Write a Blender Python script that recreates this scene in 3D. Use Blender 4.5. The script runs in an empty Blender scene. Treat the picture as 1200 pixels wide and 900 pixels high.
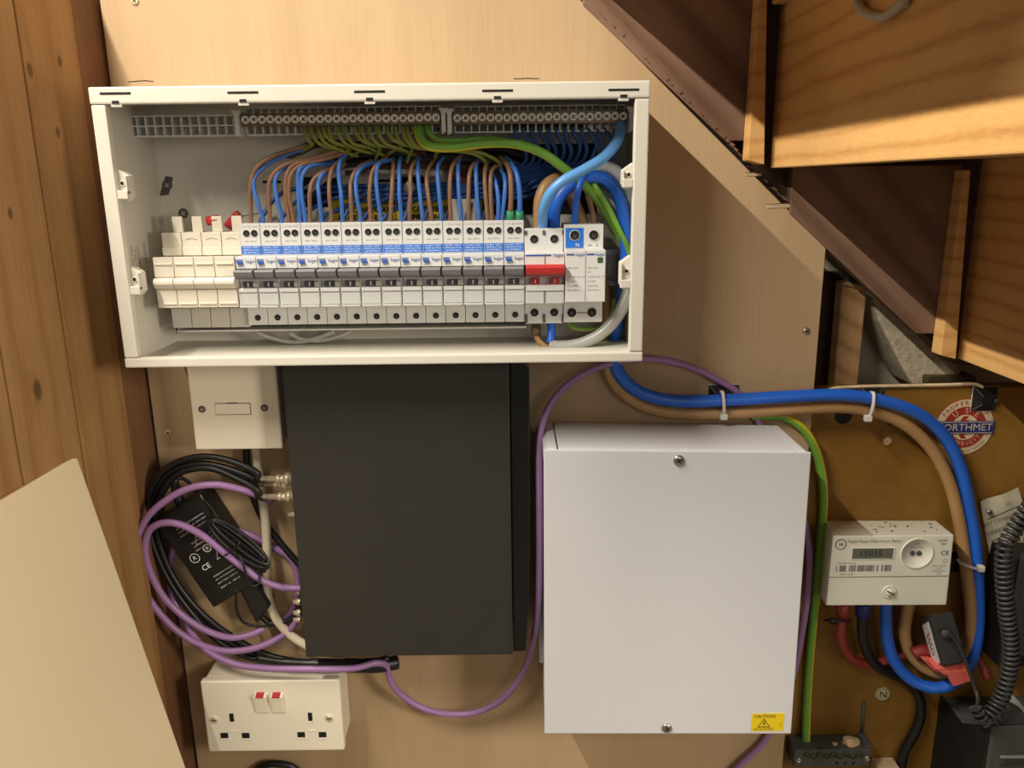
import bpy, bmesh, math, random
from mathutils import Vector, Matrix

# ------------------------------------------------------------------ camera, world, lights, exposure
SC = bpy.context.scene
COL = SC.collection
PITCH, ROLL, CAM_Y = math.radians(14.2), math.radians(0.7), -0.77
FPX = 930.0                                    # focal length in pixels of the 1200 x 900 frame
_F = Vector((0, math.cos(PITCH), -math.sin(PITCH)))
_U = Vector((0, math.sin(PITCH), math.cos(PITCH)))
_R = Vector((1, 0, 0))
_X = _R*math.cos(ROLL) - _U*math.sin(ROLL)
_Y = _U*math.cos(ROLL) + _R*math.sin(ROLL)
CAMP = Vector((0, CAM_Y, 0))
cd = bpy.data.cameras.new('camera'); cam = bpy.data.objects.new('camera', cd); COL.objects.link(cam)
cd.sensor_width = 36.0; cd.lens = FPX/1200*36; cd.clip_start = 0.01
cam.matrix_world = Matrix(((_X.x, _Y.x, -_F.x, CAMP.x), (_X.y, _Y.y, -_F.y, CAMP.y), (_X.z, _Y.z, -_F.z, CAMP.z), (0, 0, 0, 1)))
SC.camera = cam

w = bpy.data.worlds.new('world'); SC.world = w; w.use_nodes = True
w.node_tree.nodes['Background'].inputs[0].default_value = (1.0, 0.90, 0.78, 1)
w.node_tree.nodes['Background'].inputs[1].default_value = 0.10

def area(name, loc, zdir, ydir, sx, sy, power, col):
    l = bpy.data.lights.new(name, 'AREA'); l.shape = 'RECTANGLE'; l.size = sx; l.size_y = sy
    l.energy = power; l.color = col
    o = bpy.data.objects.new(name, l); COL.objects.link(o)
    z = -Vector(zdir).normalized(); y = Vector(ydir).normalized(); x = y.cross(z).normalized(); y = z.cross(x)
    o.matrix_world = Matrix(((x.x, y.x, z.x, loc[0]), (x.y, y.y, z.y, loc[1]), (x.z, y.z, z.z, loc[2]), (0, 0, 0, 1)))
    return o
# batten light fixed under the flight of stairs, running out from the wall towards the viewer
area('batten_light', (-0.49, -0.56, 0.625), (0.70, 0.10, -0.70), (0, 1, 0), 0.008, 0.74, 20.5, (1.0, 0.925, 0.79))
# daylight and hall light through the cupboard's open doorway behind the viewer
area('doorway_light', (1.0, -0.98, 0.10), (-1.0, .5, -0.30), (0, 0, 1), 0.25, 0.35, 14.0, (1.0, 0.90, 0.74))
# soft fill added behind the viewer to brighten the white enclosure
area('front_fill', (0.60, -1.85, 0.22), (-0.3, 1, -0.2), (0, 0, 1), 0.7, 0.6, 3.7, (1.0, 0.94, 0.85))

SC.view_settings.view_transform = 'Standard'; SC.view_settings.look = 'None'
SC.view_settings.gamma = 1.0; SC.view_settings.use_curve_mapping = False
SC.view_settings.exposure = 0.0

# ------------------------------------------------------------------ helpers
random.seed(7)
def at(px, py, y):                             # the point of the plane world-y = y seen at a pixel of the photograph
    d = _F*FPX + _X*(px-600) + _Y*(450-py)
    return CAMP + d*((y-CAM_Y)/d.y)
def atx(px, py, x):                            # the same for a plane world-x = x
    d = _F*FPX + _X*(px-600) + _Y*(450-py)
    return CAMP + d*(x/d.x)
def zr(row, y, px=450): return at(px, row, y).z

def lin(c):
    f = lambda v: v/12.92 if v <= .04045 else ((v+.055)/1.055)**2.4
    return tuple(f(v/255) for v in c) + (1,)

class NT:
    """tiny node-expression builder"""
    def __init__(s, m): s.t = m.node_tree; s.n = s.t.nodes; s.l = s.t.links
    def put(s, sock, v):
        if hasattr(v, 'is_output'): s.l.new(v, sock)
        else: sock.default_value = v
    def m(s, op, a, b=None, c=None):
        n = s.n.new('ShaderNodeMath'); n.operation = op; s.put(n.inputs[0], a)
        if b is not None: s.put(n.inputs[1], b)
        if c is not None: s.put(n.inputs[2], c)
        return n.outputs[0]
    def v(s, op, a, b=None, out=0):
        n = s.n.new('ShaderNodeVectorMath'); n.operation = op; s.put(n.inputs[0], a)
        if b is not None: s.put(n.inputs[1], b)
        return n.outputs[out]
    def obj(s): return s.n.new('ShaderNodeTexCoord').outputs['Object']
    def noise(s, vec, scale, detail=3, rough=.5):
        n = s.n.new('ShaderNodeTexNoise'); s.put(n.inputs['Vector'], vec); n.inputs['Scale'].default_value = scale
        n.inputs['Detail'].default_value = detail; n.inputs['Roughness'].default_value = rough
        return n.outputs['Fac']
    def ramp(s, fac, stops):
        n = s.n.new('ShaderNodeValToRGB'); s.put(n.inputs[0], fac); e = n.color_ramp.elements
        while len(e) < len(stops): e.new(.5)
        for i, (p, c) in enumerate(stops): e[i].position = p; e[i].color = c
        return n.outputs[0]
    def mix(s, f, a, b):
        n = s.n.new('ShaderNodeMix'); n.data_type = 'RGBA'; s.put(n.inputs[0], f); s.put(n.inputs[6], a); s.put(n.inputs[7], b)
        return n.outputs[2]
    def bump(s, h, st, dist=.001):
        n = s.n.new('ShaderNodeBump'); n.inputs['Strength'].default_value = st; n.inputs['Distance'].default_value = dist
        s.put(n.inputs['Height'], h); return n.outputs[0]

def mat(name, c, rough=.5, metal=0., var=.06, vscale=40, bump=0., bscale=300, coat=0., trans=0., alpha=1., spec=None):
    m = bpy.data.materials.new(name); m.use_nodes = True; nt = NT(m); b = nt.n['Principled BSDF']
    b.inputs['Roughness'].default_value = rough; b.inputs['Metallic'].default_value = metal
    b.inputs['Coat Weight'].default_value = coat; b.inputs['Transmission Weight'].default_value = trans
    b.inputs['Alpha'].default_value = alpha
    if spec is not None: b.inputs['Specular IOR Level'].default_value = spec
    c = lin(c); o = nt.obj(); f = nt.noise(o, vscale, 4)
    lo = tuple(x*(1-var) for x in c[:3]) + (1,); hi = tuple(min(1, x*(1+var)) for x in c[:3]) + (1,)
    nt.l.new(nt.ramp(f, [(.3, lo), (.7, hi)]), b.inputs['Base Color'])
    if bump: nt.l.new(nt.bump(nt.noise(o, bscale, 3), bump), b.inputs['Normal'])
    m.diffuse_color = c
    return m

def wood(name, dark, mid, light, grain=(0, 0, 1), across=(1, 0, 0), freq=160., stretch=.06, wob=3., knots=(), rough=.6, stain=0., bump=.25, fine=1., rw=.3, thin=3.):
    """growth rings run along 'grain'; knots are (point, radius) and bend the rings round them"""
    m = bpy.data.materials.new(name); m.use_nodes = True; nt = NT(m); b = nt.n['Principled BSDF']
    o = nt.obj(); g = Vector(grain).normalized()
    al = nt.v('DOT_PRODUCT', o, tuple(g), out=1)
    # squash the coordinate along the grain
    sub = nt.v('SCALE', tuple(g)); sub.node.inputs[3].default_value = 1
    nt.l.new(nt.m('MULTIPLY', al, 1-stretch), sub.node.inputs[3])
    sq = nt.v('SUBTRACT', o, sub)
    ac = nt.v('DOT_PRODUCT', o, tuple(Vector(across).normalized()), out=1)
    ph = nt.m('MULTIPLY', ac, freq)
    ph = nt.m('ADD', ph, nt.m('MULTIPLY', nt.noise(sq, 14, 3), wob*2))
    core = None
    for (p, r) in knots:
        d = nt.v('SUBTRACT', o, tuple(p))
        dal = nt.v('DOT_PRODUCT', d, tuple(g), out=1)
        s2 = nt.v('SCALE', tuple(g)); nt.l.new(nt.m('MULTIPLY', dal, .45), s2.node.inputs[3])
        dist = nt.v('LENGTH', nt.v('SUBTRACT', d, s2), out=1)
        e = nt.m('EXPONENT', nt.m('MULTIPLY', nt.m('POWER', nt.m('DIVIDE', dist, r*2.6), 2), -1))
        ph = nt.m('ADD', ph, nt.m('MULTIPLY', e, freq*r*2.2))
        k = nt.m('SUBTRACT', 1, nt.m('SMOOTHSTEP' if False else 'MINIMUM', nt.m('POWER', nt.m('DIVIDE', dist, r), 4), 1.))
        core = k if core is None else nt.m('MAXIMUM', core, k)
    ring = nt.m('SUBTRACT', 1, nt.m('POWER', nt.m('ADD', nt.m('MULTIPLY', nt.m('SINE', ph), .5), .5), thin))
    fib = nt.noise(sq, 420*fine, 3, .6); big = nt.noise(sq, 22, 3, .6)
    f = nt.m('ADD', nt.m('MULTIPLY', ring, rw), nt.m('ADD', nt.m('MULTIPLY', fib, (1-rw)*.55), nt.m('MULTIPLY', big, (1-rw)*.45)))
    col = nt.ramp(f, [(.18, lin(dark)), (.5, lin(mid)), (.82, lin(light))])
    if stain:
        s = nt.ramp(nt.noise(o, 7, 4, .6), [(.35, (1-stain, 1-stain, 1-stain, 1)), (.65, (1, 1, 1, 1))])
        n = nt.n.new('ShaderNodeMix'); n.data_type = 'RGBA'; n.blend_type = 'MULTIPLY'; n.inputs[0].default_value = 1
        nt.l.new(col, n.inputs[6]); nt.l.new(s, n.inputs[7]); col = n.outputs[2]
    if core is not None:
        kd = tuple(x*.28 for x in lin(dark)[:3]) + (1,)
        col = nt.mix(nt.m('MULTIPLY', core, .75), col, kd)
    nt.l.new(col, b.inputs['Base Color']); b.inputs['Roughness'].default_value = rough
    b.inputs['Specular IOR Level'].default_value = .3
    nt.l.new(nt.bump(f, bump, .0006), b.inputs['Normal'])
    return m

class MB:
    def __init__(s): s.v = []; s.f = []; s.mi = []; s.sm = []
    def add(s, vs, fs, mi=0, smooth=False):
        o = len(s.v); s.v += [Vector(v) for v in vs]
        for k, f in enumerate(fs):
            s.f.append([o+i for i in f]); s.mi.append(mi[k] if isinstance(mi, list) else mi); s.sm.append(smooth)
        return s
    def box(s, x0, x1, y0, y1, z0, z1, mi=0):
        vs = [(x, y, z) for z in (z0, z1) for y in (y0, y1) for x in (x0, x1)]
        return s.add(vs, [(0, 2, 3, 1), (4, 5, 7, 6), (0, 1, 5, 4), (2, 6, 7, 3), (0, 4, 6, 2), (1, 3, 7, 5)], mi)
    def prism(s, poly, off, mi=0):                # poly: 3-D points, off: extrusion vector
        n = len(poly); off = Vector(off); a = [Vector(p) for p in poly]; b = [p+off for p in a]
        return s.add(a+b, [tuple(range(n)), tuple(range(2*n-1, n-1, -1))] + [(i, i+n, (i+1) % n+n, (i+1) % n) for i in range(n)], mi)
    def pxz(s, poly, y0, y1, mi=0): return s.prism([(x, y0, z) for x, z in poly], (0, y1-y0, 0), mi)
    def hexa(s, a, b, mi=0):                      # two quads of four points each
        return s.add(list(a)+list(b), [(0, 1, 2, 3), (7, 6, 5, 4)] + [(i, i+4, (i+1) % 4+4, (i+1) % 4) for i in range(4)], mi)
    def cyl(s, c, ax, r, h, n=16, r2=None, mi=0, smooth=True):
        c = Vector(c); ax = Vector(ax).normalized(); u = ax.orthogonal().normalized(); v = ax.cross(u); r2 = r if r2 is None else r2
        a = [c+(u*math.cos(t)+v*math.sin(t))*r for t in [i*2*math.pi/n for i in range(n)]]
        b = [c+ax*h+(u*math.cos(t)+v*math.sin(t))*r2 for t in [i*2*math.pi/n for i in range(n)]]
        s.add(a+b, [(i, (i+1) % n, (i+1) % n+n, i+n) for i in range(n)], mi, smooth)
        return s.add(a, [tuple(range(n-1, -1, -1))], mi).add(b, [tuple(range(n))], mi)
    def lathe(s, c, ax, prof, n=18, mi=0, smooth=True):   # prof: (radius, height) pairs
        c = Vector(c); ax = Vector(ax).normalized(); u = ax.orthogonal().normalized(); v = ax.cross(u); vs = []; fs = []
        for r, h in prof:
            vs += [c+ax*h+(u*math.cos(i*2*math.pi/n)+v*math.sin(i*2*math.pi/n))*max(r, 1e-5) for i in range(n)]
        for k in range(len(prof)-1):
            fs += [(k*n+i, k*n+(i+1) % n, (k+1)*n+(i+1) % n, (k+1)*n+i) for i in range(n)]
        return s.add(vs, fs, mi, smooth)
    def tube(s, pts, r, n=8, stripe=False, twist=0., sub=6, caps=True, flat=1.):
        P = smooth_path(pts, sub); R = r if isinstance(r, list) else None
        fr = frames(P); vs = []; fs = []; mi = []
        for k, (p, u, v) in enumerate(fr):
            rr = r if R is None else R[min(len(R)-1, int(k*len(R)/len(fr)))]
            for i in range(n):
                t = i*2*math.pi/n + twist*k
                vs.append(p+(u*math.cos(t)+v*math.sin(t)*flat)*rr)
        for k in range(len(fr)-1):
            for i in range(n):
                fs.append((k*n+i, k*n+(i+1) % n, (k+1)*n+(i+1) % n, (k+1)*n+i)); mi.append(1 if stripe and i*3 < n else 0)
        s.add(vs, fs, mi, True)
        if caps:
            L = (len(fr)-1)*n
            s.add(vs[:n], [tuple(range(n-1, -1, -1))]).add(vs[L:L+n], [tuple(range(n))])
        return s
    def build(s, name, m, parent=None, bevel=0., seg=2, shade=None):
        me = bpy.data.meshes.new(name); base = parent_loc(parent)
        me.from_pydata([v-base for v in s.v], [], s.f)
        for p, mi, sm in zip(me.polygons, s.mi, s.sm): p.material_index = mi; p.use_smooth = sm
        b = bmesh.new(); b.from_mesh(me)
        bmesh.ops.remove_doubles(b, verts=b.verts, dist=1e-7)
        bmesh.ops.recalc_face_normals(b, faces=b.faces)
        if bevel:
            es = [e for e in b.edges if len(e.link_faces) == 2 and e.calc_face_angle(0) > .5]
            bmesh.ops.bevel(b, geom=es, offset=bevel, segments=seg, affect='EDGES', profile=.6, clamp_overlap=True)
        b.to_mesh(me); b.free()
        for x in (m if isinstance(m, (list, tuple)) else [m]): me.materials.append(x)
        o = bpy.data.objects.new(name, me); COL.objects.link(o)
        if parent: o.parent = parent
        return o

def parent_loc(p):
    L = Vector((0, 0, 0))
    while p is not None: L += p.location; p = p.parent
    return L
def smooth_path(pts, sub=6):
    P = [Vector(p) for p in pts]
    if len(P) < 3 or sub < 2: return P
    out = []; E = [P[0]*2-P[1]] + P + [P[-1]*2-P[-2]]
    for i in range(1, len(E)-2):
        p0, p1, p2, p3 = E[i-1:i+3]
        for k in range(sub):
            t = k/sub
            out.append(.5*((2*p1)+(p2-p0)*t+(2*p0-5*p1+4*p2-p3)*t*t+(3*p1-p0-3*p2+p3)*t**3))
    return out + [P[-1]]
def frames(P):
    n = len(P); T = [(P[min(i+1, n-1)]-P[max(i-1, 0)]).normalized() for i in range(n)]
    u = T[0].orthogonal().normalized(); out = []
    for p, t in zip(P, T):
        u = (u-t*u.dot(t)).normalized(); out.append((p, u, t.cross(u)))
    return out

def empty(name, loc, label=None, cat=None, group=None):
    o = bpy.data.objects.new(name, None); COL.objects.link(o); o.location = loc; o.empty_display_size = .01
    if label: tag(o, label, cat, group)
    return o
def tag(o, label=None, cat=None, group=None, kind=None):
    if label: o['label'] = label
    if cat: o['category'] = cat
    if group: o['group'] = group
    if kind: o['kind'] = kind
    return o
def copy_tree(o, parent=None):
    c = o.copy(); COL.objects.link(c)
    if parent: c.parent = parent
    for ch in list(KIDS(o)): copy_tree(ch, c)
    return c
def KIDS(o): return [x for x in bpy.data.objects if x.parent == o]
def cable(name, pts, r, m, label, cat='cable', group=None, n=10, sub=6, stripe=False, twist=0.):
    o = MB().tube(pts, r, n, stripe, twist, sub).build(name, m); tag(o, label, cat, group); return o
def px(pl):                                     # [(px, py, y), ...] -> points
    return [at(*p) for p in pl]

_tc = {}
def glyphs(s, size, align='CENTER'):
    k = (s, align)
    if k not in _tc:
        c = bpy.data.curves.new('t', 'FONT'); c.body = s; c.size = 1; c.align_x = align; c.align_y = 'CENTER'; c.resolution_u = 2
        o = bpy.data.objects.new('t', c); COL.objects.link(o)
        dg = bpy.context.evaluated_depsgraph_get(); me = bpy.data.meshes.new_from_object(o.evaluated_get(dg))
        _tc[k] = ([v.co.copy() for v in me.vertices], [tuple(p.vertices) for p in me.polygons])
        bpy.data.objects.remove(o); bpy.data.curves.remove(c); bpy.data.meshes.remove(me)
    v, f = _tc[k]
    return [p*size for p in v], f
def text(mb, s, pos, size, right=(1, 0, 0), up=(0, 0, 1), align='CENTER', sx=1., mi=0, fit=None):
    v, f = glyphs(s, size, align); r = Vector(right).normalized(); u = Vector(up).normalized(); p0 = Vector(pos)
    if fit:
        w_ = max(p.x for p in v)-min(p.x for p in v); sx = fit/w_
    mb.add([p0+r*p.x*sx+u*p.y for p in v], f, mi); return mb
def arc_text(mb, s, c, rad, size, a0, a1, y, inside=False, mi=0):
    for i, ch in enumerate(s):
        a = a0+(a1-a0)*i/max(1, len(s)-1); rv = Vector((math.cos(a), 0, math.sin(a)))
        up = -rv if inside else rv; right = Vector((-up.z*-1, 0, -up.x)) if False else Vector((up.z, 0, -up.x))
        if ch != ' ': text(mb, ch, (c[0]+rv.x*rad, y, c[1]+rv.z*rad), size, right, up, mi=mi)
ORD = 'first second third fourth fifth sixth seventh eighth ninth tenth eleventh twelfth thirteenth fourteenth fifteenth sixteenth seventeenth eighteenth nineteenth twentieth'.split()

# ------------------------------------------------------------------ materials
M = {}
M['ply'] = wood('plywood', (166, 140, 107), (178, 151, 117), (188, 162, 128), freq=40, stretch=.03, wob=3, rough=.55, stain=.05, bump=.12, rw=.15)
M['board'] = wood('brown stained pine', (122, 88, 53), (154, 116, 73), (172, 136, 92), rw=.16, freq=220, stretch=.05, wob=4, rough=.5, stain=.18, across=(.4, -1, 0),
                  knots=[((-.3793, -.155, -.1558), .0055), ((-.3742, -.1066, .0903), .004), ((-.3702, -.0683, .1019), .003), ((-.3718, -.0836, .0451), .003), ((-.3791, -.1533, -.0177), .003)])
M['board_dark'] = wood('dark stained pine', (96, 66, 44), (122, 86, 58), (138, 100, 70), rw=.15, freq=160, stretch=.05, wob=4, rough=.55, stain=.2)
M['riser'] = wood('pine riser board', (176, 122, 66), (208, 160, 98), (220, 178, 118), grain=(0, 1, 0), across=(0, 0, 1), freq=340, stretch=.22, wob=5, rw=.26,
                  knots=[((.2445, -.2347, .0513), .006), ((.2445, -.2554, .0200), .008), ((.2445, -.33, .10), .010), ((.45, -.2, -.06), .008)], rough=.6, stain=.12, bump=.3)
M['stringer'] = wood('old stringer timber', (94, 67, 52), (120, 91, 74), (140, 110, 92), grain=(1, 0, -1), across=(1, 0, 1), freq=150, stretch=.08, wob=3, rough=.7, stain=.25,
                     knots=[((.21, .004, .15), .006), ((.4, .004, .02), .006)])
M['stud'] = wood('rough timber stud', (150, 112, 72), (180, 142, 98), (200, 164, 120), freq=260, stretch=.1, wob=4, across=(.5, 0, 1), rough=.8, stain=.2,
                 knots=[((.326, .03, -.125), .004), ((.326, .03, -.19), .005)])
M['meterboard'] = wood('varnished meter board', (122, 86, 32), (142, 102, 40), (158, 118, 54), freq=18, stretch=.6, wob=3, rough=.42, stain=.32, bump=.1)
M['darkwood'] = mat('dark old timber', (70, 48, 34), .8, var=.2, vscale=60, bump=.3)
M['plaster'] = mat('grey plaster wall', (196, 186, 168), .85, var=.08, vscale=25, bump=.15, bscale=200)
M['rough_plaster'] = mat('rough sand plaster', (178, 166, 142), .95, var=.2, vscale=160, bump=1., bscale=260)
M['floor'] = mat('concrete floor', (120, 110, 98), .9, var=.15, vscale=20)
M['cream'] = mat('cream white plastic', (217, 210, 194), .42, var=.012, vscale=15)
M['casing'] = mat('off white powder coat', (208, 204, 192), .45, var=.012, vscale=15)
M['device'] = mat('device grey white plastic', (210, 210, 208), .4, var=.01)
M['device_low'] = mat('light grey plastic', (188, 184, 176), .45, var=.01)
M['white'] = mat('white powder coat', (206, 207, 210), .5, var=.01, vscale=10, bump=.05, bscale=900)
M['cover'] = mat('warm cream cover plastic', (230, 214, 180), .45, var=.012, vscale=15)  # cover given a warmer cream than the casing
M['socket'] = mat('white moulded plastic', (234, 226, 206), .32, var=.012)
M['meter'] = mat('meter ivory plastic', (222, 220, 204), .45, var=.02)
M['nvr'] = mat('black textured steel', (42, 40, 35), .62, var=.06, vscale=30, bump=.08, bscale=900)
M['nvr_front'] = mat('gloss black plastic', (14, 14, 15), .35, var=.02)
M['black'] = mat('black plastic', (22, 22, 23), .42, var=.1)
M['blackcable'] = mat('black pvc', (20, 20, 21), .45, var=.1)
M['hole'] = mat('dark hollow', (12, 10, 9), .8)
M['grey'] = mat('grey toggle plastic', (116, 114, 118), .45, var=.02)
M['darkgrey'] = mat('dark grey plastic', (78, 77, 80), .5, var=.03)
M['bluelab'] = mat('blue label', (26, 108, 204), .5, var=.02)
M['bluelogo'] = mat('blue print', (44, 82, 160), .6)
M['whiteprint'] = mat('white print', (225, 228, 230), .6)
M['greyprint'] = mat('grey print', (130, 128, 122), .7)
M['blackprint'] = mat('black print', (28, 26, 24), .7)
M['red'] = mat('red plastic', (180, 48, 48), .4, var=.03)
M['redprint'] = mat('red print', (170, 34, 36), .6)
M['window'] = mat('clear plastic cover', (206, 208, 205), .14, var=.01, coat=.6, trans=.1)
M['screw'] = mat('bright plated screw', (240, 238, 230), .3, .15, var=.06, vscale=400)
M['brassbar'] = mat('dull brass bar', (112, 98, 74), .4, .3, var=.1, vscale=200)
M['clearsheath'] = mat('clear pvc sheath', (178, 178, 174), .3, var=.05, coat=.4, trans=.2)
M['oldcrimp'] = mat('dull brown crimp', (104, 84, 62), .3, .5, var=.1)
M['leadgreen'] = mat('olive green pvc', (136, 146, 58), .45, var=.08)
M['leadyellow'] = mat('olive yellow pvc', (196, 176, 60), .45, var=.08)
M['metal'] = mat('zinc plated steel', (190, 186, 176), .3, 1., var=.08, vscale=200)
M['nickel'] = mat('nickel', (214, 200, 172), .3, .5, var=.1, vscale=300)
M['brass'] = mat('brass', (168, 140, 86), .35, 1., var=.12, vscale=200)
M['tinned'] = mat('tinned brass', (196, 186, 160), .32, 1., var=.1, vscale=300)
M['copper'] = mat('copper', (190, 110, 60), .3, 1.)
M['greyrail'] = mat('galvanised rail', (150, 156, 164), .4, .8)
M['brown'] = mat('brown pvc', (142, 106, 80), .42, var=.05)
M['browntail'] = mat('light brown pvc', (172, 134, 88), .42, var=.05)
M['blue'] = mat('blue pvc', (66, 120, 206), .4, var=.05)
M['blueback'] = mat('deep blue pvc', (30, 70, 132), .42, var=.05)
M['bluetail'] = mat('strong blue pvc', (32, 98, 206), .38, var=.05)
M['litblue'] = mat('blue pvc paled for light', (96, 160, 226), .38, var=.03)  # paler copy of the blue, its lighting put into the colour
M['green'] = mat('green pvc', (110, 164, 60), .42, var=.06)
M['yellow'] = mat('yellow pvc', (206, 190, 40), .42, var=.06)
M['greensleeve'] = mat('green sleeve', (48, 140, 98), .5)
M['purple'] = mat('purple pvc', (150, 112, 160), .42, var=.06)
M['greysheath'] = mat('grey sheath', (170, 168, 162), .5, var=.06)
M['whitesheath'] = mat('pale sheath', (206, 210, 212), .35, var=.04, coat=.3)
M['whitecable'] = mat('white pvc', (226, 214, 186), .45)
M['redcable'] = mat('red pvc', (140, 50, 46), .45, var=.08)
M['yellowlab'] = mat('yellow warning label', (226, 196, 20), .5, var=.03)
M['tie'] = mat('natural nylon', (226, 222, 212), .4, trans=.15)
M['sticker'] = mat('old cream transfer', (214, 196, 160), .5, var=.08, vscale=300)
M['stickerred'] = mat('old red transfer', (160, 50, 40), .5, var=.1, vscale=300)
M['stickerblue'] = mat('old blue transfer', (30, 48, 120), .5, var=.1, vscale=300)
M['paper'] = mat('aged paper', (196, 190, 166), .8, var=.12, vscale=90)
M['dustblack'] = mat('dusty black bakelite', (20, 20, 20), .55, var=.3, vscale=50)
M['dustgrey'] = mat('dusty grey casing', (74, 76, 72), .7, var=.18, vscale=60)
M['dustclamp'] = mat('dusty dark grey plastic', (54, 54, 53), .6, var=.12, vscale=100)
M['coral'] = mat('coral red plastic', (216, 100, 90), .5, var=.04)
M['coil'] = mat('grey black coil', (54, 54, 53), .42, var=.12)
M['lcd'] = mat('lcd glass', (98, 101, 92), .2, var=.03)
M['stone'] = mat('plaster chip', (206, 176, 140), .9, var=.12, vscale=150, bump=.5)
M['crumb'] = mat('brown dust', (110, 84, 50), .9)
M['edgewhite'] = mat('worn pale edge', (206, 186, 150), .6, var=.15, vscale=80)
M['oldbrass'] = mat('dull old brass', (88, 82, 58), .5, .7, var=.2, vscale=200)
M['disc'] = mat('ivory disc', (178, 166, 124), .5)
M['greyhook'] = mat('grey cable', (168, 160, 146), .5)

def screw_head(c, r, parent, m='metal', ax=(0, -1, 0), kind='pozi', name='screw', h=.0012):
    """domed head with a real cross or slot cut shown as a sunken dark cross"""
    mb = MB().lathe(c, ax, [(r, 0), (r, h*.4), (r*.82, h*.9), (r*.4, h), (0, h*1.02)], 14)
    o = mb.build(name, M[m], parent)
    k = MB(); c = Vector(c)
    if kind == 'pozi':
        for an in (.5, .5+math.pi/2):
            d = Vector((math.cos(an), 0, math.sin(an))); e = Vector((-d.z, 0, d.x)); q = c+Vector((0, -h*1.05, 0))
            k.prism([q+d*r*.55+e*r*.12, q-d*r*.55+e*r*.12, q-d*r*.55-e*r*.12, q+d*r*.55-e*r*.12], (0, .0004, 0))
    else:
        q = c+Vector((0, -h*1.05, 0)); k.prism([q+Vector((r*.75*a, 0, r*.15*b)) for a, b in ((1, 1), (-1, 1), (-1, -1), (1, -1))], (0, .0004, 0))
    return o, k
# ------------------------------------------------------------------ the setting
DIAG0, DIAG1 = at(680, 0, 0), at(968, 291, 0)
dsl = (DIAG1.z-DIAG0.z)/(DIAG1.x-DIAG0.x)
ZT, ZB, XL = .34, -.75, -.363
XR = DIAG1.x
mb = MB().pxz([(XL, ZB), (XR, ZB), (XR, DIAG1.z), (DIAG0.x+(ZT-DIAG0.z)/dsl, ZT), (XL, ZT)], 0, .012)
back = mb.build('wall_back', M['ply'], bevel=.0006, seg=1); tag(back, kind='structure')
tag(back, 'plywood lining panel with a sloping top edge under the stairs')
for k, p in enumerate(((945, 388), (197, 507), (158, 1))):
    o, c = screw_head(at(*p, -.0003), .0035, back, 'metal' if k == 0 else 'edgewhite'); c.build('cross', M['hole'], o)
mb = MB()
for pl in (((150, 96), (170, 94.4), (180, 95.6)), ((602, 92.5), (618, 91.8), (632, 92.2))):
    q = [at(a, b, -.0002) for a, b in pl]
    for a, b in zip(q, q[1:]):
        n = Vector((0, 0, .0007)); n = n*.5; mb.prism([a+n, b+n, b-n, a-n], (0, .0004, 0))
mb.build('pencil_mark', M['blackprint'], back)

for (x0_, y0_, x1_, y1_, hh) in ((873, 203, 888, 203, .0026), (898, 240, 922, 239, .0034)):
    p0, p1 = at(x0_, y0_, 0), at(x1_, y1_, 0)
    nt_ = MB().prism([(p0.x, -.0012, p0.z), (p1.x+.002, -.0016, p1.z), (p1.x+.004, -.0004, p1.z-hh), (p0.x+.001, -.0004, p0.z-hh)], (0, .0016, 0)).build('splinter', M['edgewhite'], back, bevel=.0003)
    MB().prism([(p0.x, -.0002, p0.z), (p1.x+.002, -.0002, p1.z), (p1.x+.002, -.0002, p1.z+.0012), (p0.x, -.0002, p0.z+.0006)], (0, .0004, 0)).build('crack', M['darkwood'], nt_)
# left wall: boards standing upright, the last one a darker strip in the corner
AW = math.radians(6); WD = Vector((-math.sin(AW), -math.cos(AW), 0)); WN = Vector((math.cos(AW), -math.sin(AW), 0)); WC = Vector((XL, 0, 0))
def wl_u(pxx, py):
    d = _F*FPX + _X*(pxx-600) + _Y*(450-py); t = (WC-CAMP).dot(WN)/d.dot(WN); return (CAMP+d*t-WC).dot(WD)
def wall_box(mb, u0, u1, z0, z1, n0, n1):
    f = lambda u, n, z: WC+WD*u+WN*n+Vector((0, 0, z))
    return mb.hexa([f(u0, n0, z0), f(u1, n0, z0), f(u1, n0, z1), f(u0, n0, z1)], [f(u0, n1, z0), f(u1, n1, z0), f(u1, n1, z1), f(u0, n1, z1)])
wl = wall_box(MB(), -.02, .32, ZB, .175, -.03, -.018).build('wall_left', M['darkwood']); tag(wl, kind='structure')
us = [-.012, wl_u(149, 480), wl_u(89, 480), wl_u(13, 480), wl_u(13, 480)+.072, wl_u(13, 480)+.15]
for k in range(5):
    dep = -.004 if k == 0 else 0
    b = wall_box(MB(), us[k]+.001, us[k+1]-.001, ZB, .175, -.018, dep).build('board', M['board_dark'] if k == 0 else M['board'], wl, bevel=.0012)
    if k == 0: b['label'] = 'darker corner strip'
fl = MB().box(-.6, .8, -1.1, .12, ZB-.03, ZB).build('floor', M['floor']); tag(fl, kind='structure')

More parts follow.
